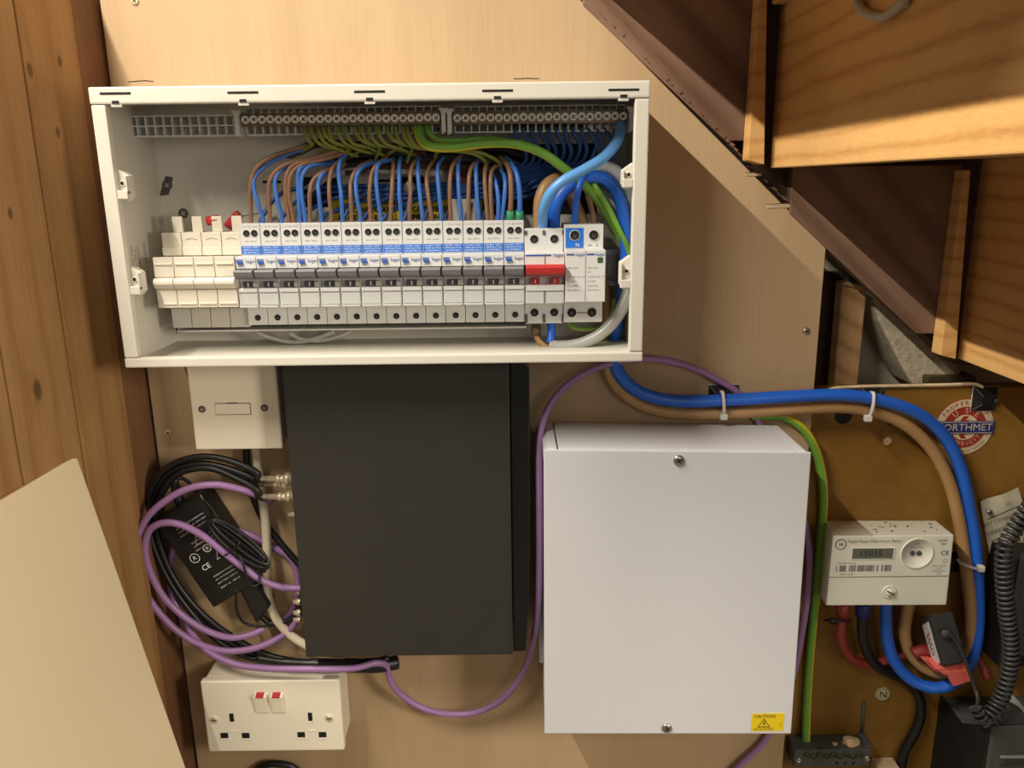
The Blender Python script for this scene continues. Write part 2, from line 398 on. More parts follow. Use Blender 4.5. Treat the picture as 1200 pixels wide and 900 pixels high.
# plaster behind the gap at the right, and the stud in front of it
pw = MB().box(.25, .85, .10, .12, ZB, .34).build('wall_rear', M['plaster']); tag(pw, kind='structure')
a, b_, c, d = at(987, 334, .045), at(1011, 340, .045), at(1004, 448, .045), at(981, 448, .045)
sd = empty('timber_stud', (a.x, .06, -.75), 'rough sawn upright timber stud in the gap beside the plywood edge', 'timber stud')
MB().pxz([(d.x, ZB), (c.x, ZB), (c.x+.001, b_.z), (a.x, a.z)], .045, .062).build('upright', M['stud'], sd, bevel=.001)
MB().pxz([(a.x-.003, a.z+.001), (a.x+.022, a.z-.005), (a.x+.020, a.z-.001), (a.x+.004, a.z+.004)], .042, .06).build('splintered_end', M['stud'], sd, bevel=.0015)
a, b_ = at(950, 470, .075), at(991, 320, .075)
dk = MB().box(a.x, b_.x, .075, .098, ZB, b_.z).build('shade_strip', M['darkwood'], bevel=.001); tag(dk, 'added dark strip for the shade in the gap left of the rough stud', 'shade strip')  # dark board added to stand for the shaded void beside the stud
# rough plaster edge against the stringer
rp = MB(); pl = [(1020, 335), (1052, 355), (1085, 388), (1108, 412), (1124, 430), (1130, 452), (1070, 452), (1058, 432), (1048, 412), (1040, 396), (1030, 376)]
q = [at(x, y, .046) for x, y in pl]
rp.prism(q, (0, .055, 0)); rpo = rp.build('plaster_edge', M['rough_plaster'], bevel=.003)
tag(rpo, 'rough sandy plaster edge running along the underside of the stringer', 'plaster')

# meter board
mbz = at(1050, 455, .014).z; mbx0, mbx1 = at(961, 600, .014).x-.03, .62
mbd = empty('meter_board', (.46, .024, ZB), 'old varnished brown meter board behind the electricity meter', 'meter board')
MB().box(mbx0, mbx1, .014, .034, ZB, mbz).build('panel', M['meterboard'], mbd, bevel=.0015)
MB().tube(px([(964, 476, .012), (966, 462, .012), (978, 455, .012), (1010, 453, .012), (1060, 452, .012), (1110, 451, .012), (1140, 450, .012), (1152, 454, .012)]), .0018, 8).build('worn_lip', M['edgewhite'], mbd)
for (x, y, r) in ((988, 487, .009), (1043, 495, .003)):
    MB().cyl(at(x, y, .0141), (0, -1, 0), r, .0004, 18).build('hole', M['hole'], mbd)
o = MB().lathe(at(1040, 517, .014), (0, -1, 0), [(.0045, 0), (.004, .0008), (.002, .0012), (.0015, .0005), (0, .0004)], 10).build('chipped_hole', M['stone'], mbd)
q0, q1 = at(1012, 822, .0139), at(1009, 862, .0139)
MB().tube([q0+Vector((0, -.001, 0)), q1+Vector((0, -.001, 0))], .0018, 6).build('stray_pin', M['dustgrey'], mbd)
br = MB(); p0, p1 = at(1078, 447, .05), at(1136, 437, .05)
br.box(p0.x, p1.x, .036, .06, p0.z, p1.z); o = br.build('brass_strip', M['oldbrass'], bevel=.0015)
tag(o, 'dull brass coloured strip lying above the top edge of the meter board', 'metal strip')

# ------------------------------------------------------------------ the stairs above, seen from beneath
R0 = at(902.5, 197, -.004); R1 = at(1122, 420, -.004); DX, DZ = R1.x-R0.x, R1.z-R0.z
st = empty('staircase', (R0.x, -.4, R0.z), 'underside of a wooden flight of stairs with bare risers and wall stringer', 'staircase')
for k in range(-3, 3):
    ox, oz = DX*k, DZ*k
    MB().box(R0.x+ox, R0.x+ox+.02, -.50, -.0035, R0.z+oz, R0.z+oz+.19).build('riser', M['riser'], st, bevel=.0012)
    MB().box(R0.x+ox+.021, R1.x+ox+.045, -.50, -.0035, R0.z+oz+.006, R0.z+oz+.028).build('tread', M['riser'], st, bevel=.0012)
for k in range(-2, 2):
    ox, oz = DX*k, DZ*k
    A, B, T0, T1 = at(850, 165, -.002), at(877, 165, -.002), at(890, 0, -.002), at(677, 0, -.002)
    s_ = (A.z-T1.z)/(A.x-T1.x); zt = R0.z+.185; xt = A.x+(zt-A.z)/s_
    xt = max(xt, R0.x-DX+.022)
    zt2 = A.z+(xt-A.x)*s_
    poly = [(A.x, A.z), (B.x, B.z), (B.x+.004, zt), (xt, zt)] + ([(xt, zt2)] if abs(zt2-zt) > 1e-4 else [])
    MB().pxz([(x+ox, z+oz) for x, z in poly], -.002, .012).build('stringer_face', M['stringer'], st, bevel=.0012)
    w0, w1, w2, w3 = at(876, 188, -.02), at(901, 193, -.02), at(902, 0, -.02), at(889, 0, -.02)
    MB().pxz([(x+ox, z+oz) for x, z in ((w0.x, w0.z), (w1.x-.004, w1.z), (w2.x-.004, R0.z+.18), (w3.x, R0.z+.18))], -.02, -.0025).build('wedge', M['riser'], st, bevel=.001)
# stringer board behind the triangular faces
a = at(684, -2, .013); b_ = at(1124, 432, .013); s_ = (b_.z-a.z)/(b_.x-a.x)
MB().pxz([(a.x-.2, a.z-.2*s_), (b_.x-.004, b_.z-.004*s_), (b_.x+.3, b_.z-.004*s_), (b_.x+.3, .6), (a.x-.2, .6)], .0125, .04).build('stringer', M['darkwood'], st)
# ragged dark sliver between the plywood edge and the stringer
sl = MB(); n = 46
for i in range(n):
    t0, t1 = i/n, (i+.8)/n
    A, B = at(684+t0*236, -2+t0*238, 0), at(684+t1*236, -2+t1*238, 0); h = random.uniform(.0004, .0028)
    if random.random() < .4: continue
    sl.pxz([(A.x, A.z), (B.x, B.z), (B.x+h, B.z+h), (A.x+h*.7, A.z+h*.7)], -.003, .012)
o = sl.build('ragged_edge', M['stringer'], st); o['kind'] = 'stuff'
# block and cable at the top of the riser
bk = MB(); p0, p1 = atx(920, 7, R0.x), atx(968, 9, R0.x)
bk.box(R0.x-.012, R0.x-.0005, p1.y, p0.y, p0.z+.001, p0.z+.05); o = bk.build('wood_block', M['riser'], bevel=.001)
tag(o, 'small wooden block fixed at the top of the lit stair riser', 'wood block')
hk = [atx(x, y, R0.x-.004) for x, y in ((1010, -30), (1005, -8), (1008, 8), (1020, 18), (1036, 19), (1050, 10), (1060, 0), (1066, -14))]
hook = MB().tube(hk, .0030, 10).build('grey_cable', M['greyhook']); tag(hook, 'loop of grey cable hanging at the top of the lit stair riser', 'cable')
MB().cyl(atx(1063, 3, R0.x-.001), (-1, 0, 0), .003, .004, 12).build('clip', M['tie'], hook)

# ------------------------------------------------------------------ loose cover leaning at the left
A = at(90, 533, -.12); d1 = Vector((.025, 1, 0)).normalized(); best = None
for i in range(0, 700):
    t = math.radians(i*.1); d2 = Vector((math.sin(t)*d1.y, -math.sin(t)*d1.x, -math.cos(t)))
    # pixel x where the edge crosses row 900
    lo, hi = 0, 1.5
    for _ in range(40):
        s_ = (lo+hi)/2; p = A+d2*s_-CAMP; row = 450-FPX*p.dot(_Y)/p.dot(_F)
        lo, hi = (s_, hi) if row < 900 else (lo, s_)
    p = A+d2*lo-CAMP; col = 600+FPX*p.dot(_X)/p.dot(_F)
    if best is None or abs(col-218) < best[0]: best = (abs(col-218), t, d2)
d2 = best[2]; nn = d1.cross(d2).normalized(); nn = nn if nn.x < 0 else -nn
print('COVER', math.degrees(best[1]), best[0], nn, A)
Lc = min(.47, (A.z-ZB-.004)/-d2.z)
cv = empty('board_cover', A+d2*Lc, 'cream plastic cover leaning on edge against the left wall boards', 'cover')
c1 = MB().hexa([A, A-d1*.235, A-d1*.235+d2*Lc, A+d2*Lc], [p+nn*.019 for p in (A-d1*.002+d2*.002, A-d1*.233+d2*.002, A-d1*.233+d2*(Lc-.002), A-d1*.002+d2*(Lc-.002))])
c1.build('cover_panel', M['cover'], cv, bevel=.0022, seg=3)
# ------------------------------------------------------------------ consumer unit casing
CX0, CX1, CZ0, CZ1, CYF = -.3304, .1119, -.1492, .0771, -.108
cu = empty('consumer_unit', ((CX0+CX1)/2, 0, CZ0), 'open cream white fuse board casing with its cover off, full of coloured wiring', 'fuse board')
MB().box(CX0+.002, CX1-.002, -.004, -.0003, CZ0+.002, CZ1-.002).build('back_panel', M['casing'], cu, bevel=.0008)
mb = MB(); T = .003
mb.box(CX0, CX0+T, -.0995, -.0041, CZ0, CZ1).box(CX1-T, CX1, -.0995, -.0041, CZ0, CZ1)
mb.box(CX0+T, CX1-T, -.0995, -.0041, CZ1-T, CZ1).box(CX0+T, CX1-T, -.0995, -.0041, CZ0, CZ0+T)
mb.build('casing_walls', M['casing'], cu)
tz, bz, sw = at(430, 118.5, CYF).z, at(430, 416.5, CYF).z, .0118
ft = MB().box(CX0, CX1, CYF, -.0997, tz, CZ1).build('frame_top', M['casing'], cu, bevel=.0014)
MB().box(CX0, CX1, CYF, -.0997, CZ0, bz).build('frame_bottom', M['casing'], cu, bevel=.0014)
fl_ = MB().box(CX0+.0004, CX0+sw, CYF+.0003, -.0997, bz+.0004, tz-.0004).build('frame_side', M['casing'], cu, bevel=.0012)
fr_ = MB().box(CX1-sw, CX1-.0004, CYF+.0003, -.0997, bz+.0004, tz-.0004).build('frame_side', M['casing'], cu, bevel=.0012)
for side, par, cols in ((1, fl_, ((131, 197, 236), (150, 312, 348))), (-1, fr_, ((746, 190, 222), (742, 300, 340)))):
    xe = CX0+sw if side == 1 else CX1-sw
    for (c, r0, r1) in cols:
        z1, z0 = at(c, r0, CYF).z, at(c, r1, CYF).z; wdt = .0085*side; e = xe-.004*side
        lug = MB().pxz([(xe-.0002*side, z1), (xe+wdt, z1-.006), (xe+wdt, z0+.004), (xe+wdt*.6, z0), (xe-.0002*side, z0)], -.1015, -.092)
        lug.box(*(sorted((xe+wdt, xe+wdt-.0016*side))), CYF+.002, -.1016, z0+.005, z1-.006)
        lug.box(*(sorted((xe, xe+wdt))), CYF+.001, -.1016, z0+.0015, z0+.0085)
        lg = lug.build('screw_lug', M['casing'], par, bevel=.0008)
        cz = (z0+z1)/2+.001; MB().lathe((xe+wdt*.35, -.1016, cz), (0, -1, 0), [(.0028, 0), (.0026, .0006), (.0016, .0008), (.0014, -.0005)], 14).build('boss', M['casing'], lg)
        MB().cyl((xe+wdt*.35, -.1024, cz), (0, -1, 0), .0013, .0003, 10).build('hole', M['hole'], lg)
for c in (135, 284.5, 433, 583, 731):
    p0, p1 = at(c-18, 110.6-.012*(c-135)*.6, CYF-.0001), at(c+18, 108.4-.012*(c-135)*.6, CYF-.0001)
    MB().box(p0.x, p1.x, CYF-.0002, CYF+.001, (p0.z+p1.z)/2-.0009, (p0.z+p1.z)/2+.0009).build('slot', M['hole'], ft)
    p = at(c, 117.5-.008*(c-135), CYF)
    k = MB().box(p.x-.0042, p.x+.0042, CYF+.0006, CYF+.003, tz-.0022, tz+.0004).build('clip', M['casing'], cu, bevel=.0004)
    MB().box(p.x-.0028, p.x+.0028, CYF-.0002, CYF+.002, tz+.0004, tz+.0026).build('clip_slot', M['hole'], cu)
for k, (x, y, yy) in enumerate(((196, 217, -.0045), (215, 250, -.0045), (203, 387, -.0045))):
    o, c = screw_head(at(x, y, yy), .0046, cu, 'darkgrey'); c.build('cross', M['metal'], o)
p0 = at(194, 218, -.0045)
MB().pxz([(p0.x-.007, p0.z-.009), (p0.x+.002, p0.z-.008), (p0.x+.008, p0.z+.008), (p0.x+.001, p0.z+.009)], -.0046, -.0042).build('keyhole', M['darkgrey'], cu, bevel=.001)
# printed rating plate on the inside of the left wall
pr = MB(); xw = CX0+T+.0002
r0_, u0_ = (0, -.08, 1), (0, 1, .08)
text(pr, 'VML118SPD', (xw, -.050, -.066), .0075, (0, 0, 1), (0, -1, 0), 'CENTER')
for k in range(3): text(pr, ('400V 50Hz IP2XC', 'BS EN 61439-3', 'InA 100A Icp 16kA')[k], (xw, -.064-.006*k, -.066), .0046, (0, 0, 1), (0, -1, 0))
pr.build('rating_print', M['greyprint'], cu)
# empty terminal holder at the left: two rows of thirteen cells
def grid(x0, x1, z0, z1, n, rows, y0, y1):
    g = MB(); t = .0011
    for i in range(n+1):
        x = x0+(x1-x0)*i/n; g.box(x-t/2, x+t/2, y0, y1, z0, z1)
    for j in range(rows+1):
        z = z0+(z1-z0)*j/rows; g.box(x0-t/2, x1+t/2, y0+.0002, y1, z-t/2, z+t/2)
    return g
a, b_ = at(141, 160, -.045), at(274, 135, -.045)
GZ0 = (a.z); GZ1 = b_.z
grid(a.x, b_.x, GZ0, GZ1, 13, 2, -.045, -.030).build('terminal_holder', M['device'], cu)
# cable entries and slits in the back panel; the last two patches paint shade
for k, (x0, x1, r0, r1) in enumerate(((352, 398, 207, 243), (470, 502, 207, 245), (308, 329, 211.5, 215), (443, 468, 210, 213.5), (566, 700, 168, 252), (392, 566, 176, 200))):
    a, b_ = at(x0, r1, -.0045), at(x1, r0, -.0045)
    MB().box(a.x, b_.x, -.0046, -.0039, a.z, b_.z).build('entry_and_shade_patch' if k not in (2, 3) else 'slit', M['hole'], cu)
# warning label on the back
a, b_ = at(388, 264, -.012), at(527, 229, -.012)
MB().box(a.x-.006, b_.x+.02, -.0105, -.0041, a.z-.006, a.z+.012).build('label_bracket', M['device_low'], cu, bevel=.0006)
lb = MB().box(a.x, b_.x, -.0115, -.0105, a.z-.004, b_.z).build('warning_label', M['yellowlab'], cu)
tx = MB(); L_ = b_.x-a.x
for cxm in ((a.x+b_.x)/2-.0003, (a.x+b_.x)/2+.0003):
  text(tx, 'WARNING', (cxm, -.0117, at(450, 237, -.012).z), .0088)
  text(tx, 'LOOSE CONNECTIONS CAN CAUSE FIRES!', (cxm, -.0117, at(450, 246, -.012).z), .0075, fit=L_*.95)
  text(tx, 'PLEASE RE-CHECK ALL CONNECTIONS', (cxm, -.0117, at(450, 255, -.012).z), .0075, fit=L_*.86)
tx.build('lettering', M['blackprint'], lb)
for (x0, x1, r0, r1) in ((376, 386, 243, 262), (528, 558, 233, 262)):
    a, b_ = at(x0, r1, -.03), at(x1, r0, -.03)
    MB().box(a.x, b_.x, -.03, -.012, a.z, b_.z).build('rail_support', M['device_low'], cu, bevel=.0006)
# rail and comb cover
a, b_ = at(640, 336, -.018), at(724, 292, -.018)
rl = MB().box(-.28, b_.x, -.014, -.010, a.z, b_.z).box(-.28, b_.x, -.020, -.0141, b_.z-.005, b_.z).box(-.28, b_.x, -.020, -.0141, a.z, a.z+.005).build('mounting_rail', M['greyrail'], cu, bevel=.0005)
a = at(716, 311, -.0141); MB().cyl(a, (0, -1, 0), .004, .0025, 6).build('rail_bolt', M['greyrail'], cu)
a, b_ = at(208, 389, -.05), at(617, 381, -.05)
MB().box(a.x, b_.x, -.052, -.02, a.z, b_.z-.0008).build('comb_cover', M['device_low'], cu, bevel=.0006)
# light cables lying behind the breakers at the bottom
for k, pl in enumerate((((300, 389), (318, 396), (345, 401), (372, 396), (392, 388)), ((338, 389), (352, 397), (375, 399), (398, 394), (412, 387)))):
    cable('grey_cable', px([(x, y, -.03) for x, y in pl]), .0022, M['greysheath'], 'pale grey cable sagging below the breakers, %s of the two' % ('left' if k == 0 else 'right'), group='pale cables under the breakers')

# ------------------------------------------------------------------ terminal bars with a screw for every way
def terminal_bar(name, px0, px1, row, n, label):
    a, b_ = at(px0, row, -.055), at(px1, row-.008*(px1-px0)*0, -.055); z = a.z
    root = empty(name, ((a.x+b_.x)/2, -.03, z-.006), label, 'terminal bar', 'terminal bars at the top of the fuse board')
    MB().box(a.x, b_.x, -.055, -.046, z-.0052, z+.0052).build('bar', M['brassbar'], root, bevel=.0004)
    grid(a.x+.001, b_.x-.001, GZ0, z+.010, n, 1, -.0455, -.031).build('holder', M['device'], root)
    first = None
    for i in range(n):
        x = a.x+(b_.x-a.x)*(i+.5)/n; r = (b_.x-a.x)/n*.47
        if first is None:
            first = MB().lathe((x, -.0551, z), (0, -1, 0), [(r, 0), (r, .0016), (r*.8, .0017), (r*.68, .0009), (0, .0009)], 14).build('screw', M['screw'], root)
            k = MB(); q = Vector((x, -.0561, z))
            for an in (.6, .6+math.pi/2):
                d = Vector((math.cos(an), 0, math.sin(an))); e = Vector((-d.z, 0, d.x))
                k.prism([q+d*r*.6+e*r*.12, q-d*r*.6+e*r*.12, q-d*r*.6-e*r*.12, q+d*r*.6-e*r*.12], (0, .0003, 0))
            k.build('cross', M['hole'], first); x0 = x
        else:
            c = copy_tree(first, root); an = random.uniform(0, 1.5)
            c.location = (x-x0, 0, 0); c.location.z += random.uniform(-.0003, .0003)
    for xx, s in ((a.x-.003, 1), (b_.x+.003, -1)):
        MB().pxz([(xx-.004, z+.0075), (xx+.004, z+.0075), (xx+.0018, z+.003), (xx+.0018, z-.012), (xx-.0018, z-.014), (xx-.0018, z+.003)], -.060, -.044).build('end_clamp', M['device'], root, bevel=.0006)
    return root, a, b_
EB, ea, eb = terminal_bar('earth_terminal_bar', 283, 516, 140.5, 24, 'left terminal bar with a row of screws and green and yellow wires')
NB, na, nb = terminal_bar('neutral_terminal_bar', 531, 735, 138.5, 21, 'right terminal bar with a row of screws and blue wires')
mb = MB(); p = at(513, 128, -.04)
mb.lathe(p, (0, 0, -1), [(.0022, 0), (.0022, .004), (.0012, .004), (.0012, .012), (.0024, .012), (.0024, .015), (.0012, .015), (.0012, .022)], 10)
mb.build('holding_screw', M['metal'], EB)

# ------------------------------------------------------------------ breakers
xA, xB = at(280, 262, -.058).x, at(614, 259, -.058).x; PW = (xB-xA)/14
z_t, z_l = zr(260, -.058), zr(297, -.058); z_2, z_3, z_4, z_b = zr(313, -.077), zr(336, -.077), zr(357.5, -.077), zr(379, -.058)
def profile(wd, zt=z_t, zl=z_l, z2=z_2, z3=z_3, z4=z_4, zb=z_b, yt=-.058, flat=False):
    p = [(-.021, zt), (yt, zt), (yt, zl), (-.077, zl)]
    p += [] if flat else [(-.077, z2), (-.071, z2), (-.071, z3), (-.077, z3)]
    p += [(-.077, z4), (yt, z4), (yt, zb), (-.021, zb)]
    return MB().prism([(0, y, z) for y, z in p], (wd, 0, 0))
def hole_screw(x, y, z, r, parent):
    o = MB().lathe((x, y, z), (0, -1, 0), [(r*1.12, 0), (r*1.12, .0003), (r, .0004)], 16).build('terminal_screw', M['device'], parent)
    MB().cyl((x, y, z), (0, -1, 0), r, .00035, 16).build('hole', M['hole'], o)
    k = MB(); q = Vector((x, y-.0004, z-r*.2)); an = .6
    for a_ in (an, an+math.pi/2):
        d = Vector((math.cos(a_), 0, math.sin(a_))); e = Vector((-d.z, 0, d.x))
        k.prism([q+d*r*.5+e*r*.1, q-d*r*.5+e*r*.1, q-d*r*.5-e*r*.1, q+d*r*.5-e*r*.1], (0, -.0002, 0))
    k.build('cross', M['darkgrey'], o)
def breaker():
    t = empty('circuit_breaker', (xA+PW/2, -.021, z_b)); W = PW-.0005; x0 = xA+.00025
    b = MB(); pr = profile(W); b.add([v+Vector((x0, 0, 0)) for v in pr.v], pr.f); b.build('body', M['device'], t, bevel=.00035, seg=1)
    for k in (.3, .7): hole_screw(x0+W*k+.0004, -.0582, zr(271.5, -.058), .0030, t)
    bl = MB().box(x0+.0004, x0+W-.0002, -.0586, -.0581, zr(296, -.058), zr(286.5, -.058)).build('blue_label', M['bluelab'], t)
    tx = MB(); zz = zr(291.2, -.058)
    for k in range(3): text(tx, ('RCBO TEST', 'PRESS BUTTON', 'QUARTERLY')[k], (x0+W*.5, -.0588, zz+.0022-.0022*k), .0019, fit=W*.8)
    tx.build('label_lettering', M['whiteprint'], bl)
    g = MB(); text(g, 'L  N  IN  OUT', (x0+W/2, -.0582, zr(264, -.058)), .0017, fit=W*.8); text(g, '6kA  30mA', (x0+W/2, -.0582, zr(281, -.058)), .0017, fit=W*.6)
    text(g, 'B32', (x0+.003, -.0772, zr(310.3, -.077)), .0018); g.build('small_print', M['greyprint'], t)
    lg = MB(); text(lg, 'hager', (x0+W*.75, -.0772, zr(304.6, -.077)), .0042, fit=.0080); lg.box(x0+.0006, x0+.0066, -.0773, -.0770, zr(303.4, -.077), zr(302.4, -.077)); lg.build('lettering', M['bluelogo'], t)
    MB().prism([(x0+.0010, -.0771, zr(304, -.077)), (x0+.0062, -.0771, zr(304, -.077)), (x0+.0070, -.0771, zr(307.2, -.077)), (x0+.0026, -.0771, zr(308.2, -.077))], (0, -.0016, -.0004)).build('test_button', M['bluelogo'], t, bevel=.0003)
    MB().prism([(x0+.0004, y, z) for y, z in ((-.0712, z_2-.0006), (-.0855, z_2-.0003), (-.0875, z_2-.0018), (-.0860, z_2-.0060), (-.0805, z_2-.0086), (-.0712, z_2-.0098))], (W-.0012, 0, 0)).build('toggle', M['grey'], t, bevel=.0005)
    ind = MB().box(x0+W*.22, x0+W*.72, -.0745, -.0711, z_3+.0004, z_3+.0055).build('indicator', M['darkgrey'], t)
    MB().box(x0+W*.44, x0+W*.5, -.0747, -.0744, z_3+.001, z_3+.0046).build('mark', M['whiteprint'], ind)
    MB().box(x0+W*.74, x0+W-.0006, -.0765, -.0711, z_3+.0012, z_3+.0052).build('latch', M['device_low'], t, bevel=.0003)
    MB().box(x0+.0007, x0+W-.0005, -.0784, -.0771, zr(355.5, -.0775), zr(342, -.0775)).build('label_window', M['window'], t, bevel=.0005)
    MB().box(x0+.0005, x0+W-.0004, -.0792, -.0771, zr(340.5, -.0775), z_3-.0002).build('ledge', M['device'], t, bevel=.0005)
    MB().box(x0+.0008, x0+W-.0008, -.0800, -.0771, zr(358.3, -.0775), zr(356, -.0775)).build('window_lip', M['window'], t, bevel=.0004)
    hole_screw(x0+W*.52, -.0582, zr(370.5, -.058), .0028, t)
    return t
B0 = breaker(); GRP = 'row of miniature breakers on the rail'
for k in range(14):
    o = B0 if k == 0 else copy_tree(B0)
    o.location = (xA+PW*(k+.5), -.021, z_b)
    tag(o, ('narrow white breaker with grey toggle and blue label, %s from the left' % ORD[k]) if k < 13 else 'narrow white breaker with grey toggle right beside the red main switch', 'breaker', GRP)

# main switch, two modules wide with a red toggle
SXL, SXR = xB, at(662, 300, -.077).x
ms = empty('main_switch', ((SXL+SXR)/2, -.021, z_b), 'double width main switch with a wide red toggle', 'switch')
zt = zr(267.5, -.058, 640)
W = SXR-SXL-.0006; x0 = SXL+.0003; b = MB(); pr = profile(W, zt=zt, zb=zr(379, -.058, 640)); b.add([v+Vector((x0, 0, 0)) for v in pr.v], pr.f); b.build('body', M['device'], ms, bevel=.0004, seg=1)
sb = MB().box(x0+W/2-.0004, x0+W/2+.0004, -.0775, -.0771, z_2, z_l-.0004).box(x0+W/2-.0004, x0+W/2+.0004, -.0775, -.0771, z_4, z_3).build('seam', M['greyprint'], ms)
for k in (.25, .77):
    hole_screw(x0+W*k, -.0582, zr(280, -.058, 640), .0037, ms); hole_screw(x0+W*k, -.0582, zr(366, -.058, 640), .0037, ms)
for s_, rr in ((1, (268, 275)), (-1, (366, 378))):
    for k in (.0, .47, .97):
        MB().box(x0+W*k, x0+W*k+.0022, -.0590, -.0581, zr(rr[1], -.058, 640), zr(rr[0]+2, -.058, 640)).build('clamp_slot', M['darkgrey'], ms)
MB().prism([(x0+.0006, y, z) for y, z in ((-.0712, z_2+.0006), (-.0850, z_2+.0010), (-.0880, z_2-.001), (-.0870, z_2-.0060), (-.0810, z_2-.0090), (-.0712, z_2-.0102))], (W-.001, 0, 0)).build('toggle', M['red'], ms, bevel=.0006)
for k in (.26, .76):
    i_ = MB().box(x0+W*k-.0038, x0+W*k+.0038, -.0762, -.0711, z_3+.0004, z_3+.0058).build('indicator', M['red'], ms)
    MB().box(x0+W*k-.0004, x0+W*k+.0004, -.0764, -.0761, z_3+.0014, z_3+.0046).build('mark', M['whiteprint'], i_)
for k in (0, 1):
    MB().box(x0+.0008+W*.5*k, x0+W*.5-.0008+W*.5*k, -.0784, -.0771, zr(355.5, -.0775, 640), zr(342, -.0775, 640)).build('label_window', M['window'], ms, bevel=.0005)
MB().box(x0+.0006, x0+W*.66, -.0773, -.0770, zr(300, -.077, 640), zr(298.2, -.077, 640)).build('blue_stripe', M['bluelogo'], ms)
lg = MB(); text(lg, 'hager', (x0+W*.86, -.0773, zr(299.2, -.077, 640)), .0046, fit=.0090); lg.build('lettering', M['bluelogo'], ms)
MB().box(x0+.0006, x0+W-.0006, -.0792, -.0771, zr(340.5, -.0775, 640), z_3-.0002).build('ledge', M['device'], ms, bevel=.0005)

# surge protector
PXL, PXR = SXR, at(710, 310, -.079).x
sp = empty('surge_protector', ((PXL+PXR)/2, -.021, z_b), 'flat faced white double module with a blue N terminal at the right end', 'surge protector')
zt = zr(263, -.060, 685); zl = zr(291, -.060, 685); z4 = zr(354, -.079, 685); zb = zr(377.5, -.060, 685)
x0 = PXL+.0003; W = PXR-PXL-.0006
MB().prism([(x0, y, z) for y, z in ((-.021, zt), (-.060, zt), (-.060, zl), (-.079, zl), (-.079, z4), (-.060, z4), (-.060, zb), (-.021, zb))], (W, 0, 0)).build('body', M['device'], sp, bevel=.0006)
n_ = MB().box(x0+W*.04, x0+W*.49, -.0605, -.0601, zl+.0006, zr(267, -.060, 685)).build('neutral_panel', M['bluelab'], sp)
tx = MB(); text(tx, 'N', (x0+W*.34, -.0607, zr(287, -.06, 685)), .0044); tx.build('lettering', M['whiteprint'], n_)
tx = MB(); text(tx, 'L', (x0+W*.85, -.0602, zr(287, -.06, 685)), .0044); tx.box(x0+W*.62, x0+W*.70, -.0603, -.0601, zr(288, -.06, 685), zr(287, -.06, 685))
for k in range(2):
    xx = x0+W*(.06+.5*k)
    for j, s_ in enumerate(('SPD 215D', 'T2', 'Uc 275V Up 1.3kV', 'In 15kA', 'Imax 30kA', 'EN 61643-11')):
        text(tx, s_, (xx, -.0792, zr(314+5.2*j, -.079, 685)), .0021, align='LEFT')
tx.build('lettering', M['greyprint'], sp)
lg = MB()
for k in range(2):
    text(lg, 'hager', (x0+W*(.37+.5*k), -.0793, zr(298.3, -.079, 685)), .0042, sx=.9)
    lg.box(x0+W*(.03+.5*k), x0+W*(.22+.5*k), -.0793, -.0791, zr(299, -.079, 685), zr(297.2, -.079, 685))
lg.build('logo_lettering', M['bluelogo'], sp)
MB().box(x0+W*.495, x0+W*.505, -.0793, -.0789, z4, zl-.0003).build('seam', M['greyprint'], sp)
MB().box(x0+W*.80, x0+W*.93, -.0794, -.0791, zr(308, -.079, 685), zr(302, -.079, 685)).build('status_window', mat('dark green window', (60, 84, 34), .3), sp)
for k in (.27, .75): hole_screw(x0+W*k, -.0606, zr(275.5, -.060, 685), .0042, sp)
for k in (.21, .73): hole_screw(x0+W*k, -.0602, zr(366, -.060, 685), .0042, sp)
MB().box(x0+W*.33, x0+W*.62, -.0605, -.0601, zr(367, -.06, 685), zr(366, -.06, 685)).build('link_mark', M['brown'], sp)

# blanking modules at the left end
bxL = at(181, 325, -.079).x; bP = (xA-bxL)/4
def blank():
    t = empty('blanking_module', (bxL+bP/2, -.021, z_b)); x0 = bxL+.0003; W = bP-.0006; s_ = -.0005
    c = 230; R = lambda r, y: zr(r, y, c)
    up = [(-.03, R(272.5, -.056)), (-.056, R(272.5, -.056)), (-.056, R(300, -.056)), (-.03, R(300, -.056))]
    MB().prism([(x0, y, z) for y, z in up], (W, 0, 0)).build('upper_block', M['cream'], t, bevel=.0006)
    MB().box(x0, x0+W, -.0575, -.0561, R(299, -.056), R(289.5, -.056)).build('upper_step', M['cream'], t, bevel=.0005)
    q = Vector((x0+W/2, -.0563, R(279, -.056))); ch = MB()
    for d in (-1, 1): ch.prism([q+Vector((0, 0, .0012)), q+Vector((d*.005, 0, -.0005)), q+Vector((d*.005, 0, -.0011)), q+Vector((0, 0, .0004))], (0, -.0005, 0))
    ch.build('arrow_mark', M['cream'], t)
    n = [(-.056, R(300, -.056)-.0003), (-.079, R(301, -.079)), (-.079, R(324, -.079)), (-.0775, R(325, -.079)), (-.082, R(326, -.082)), (-.0845, R(329.5, -.0845)), (-.0845, R(333, -.0845)), (-.081, R(338, -.081)), (-.0775, R(339, -.0785)),
         (-.079, R(340, -.079)), (-.079, R(360.5, -.079)), (-.056, R(360.5, -.079)-.001)]
    MB().prism([(x0, y, z) for y, z in n], (W, 0, 0)).build('nose', M['cream'], t, bevel=.0005)
    for r in (309, 355.5): MB().box(x0+.001, x0+W-.001, -.0802, -.0791, R(r+1.2, -.079), R(r-.8, -.079)).build('ridge', M['cream'], t, bevel=.0004)
    MB().box(x0, x0+W, -.054, -.03, R(384, -.054), R(361, -.054)).build('lower_shield', M['device_low'], t, bevel=.0005)
    a, b_ = at(208+1, 271, -.05), at(220+1, 253, -.05)
    MB().box(x0+W*.48, x0+W, -.05, -.047, R(272, -.05), R(253.5, -.05)).build('tab', M['cream'], t, bevel=.0004)
    return t
K0 = blank()
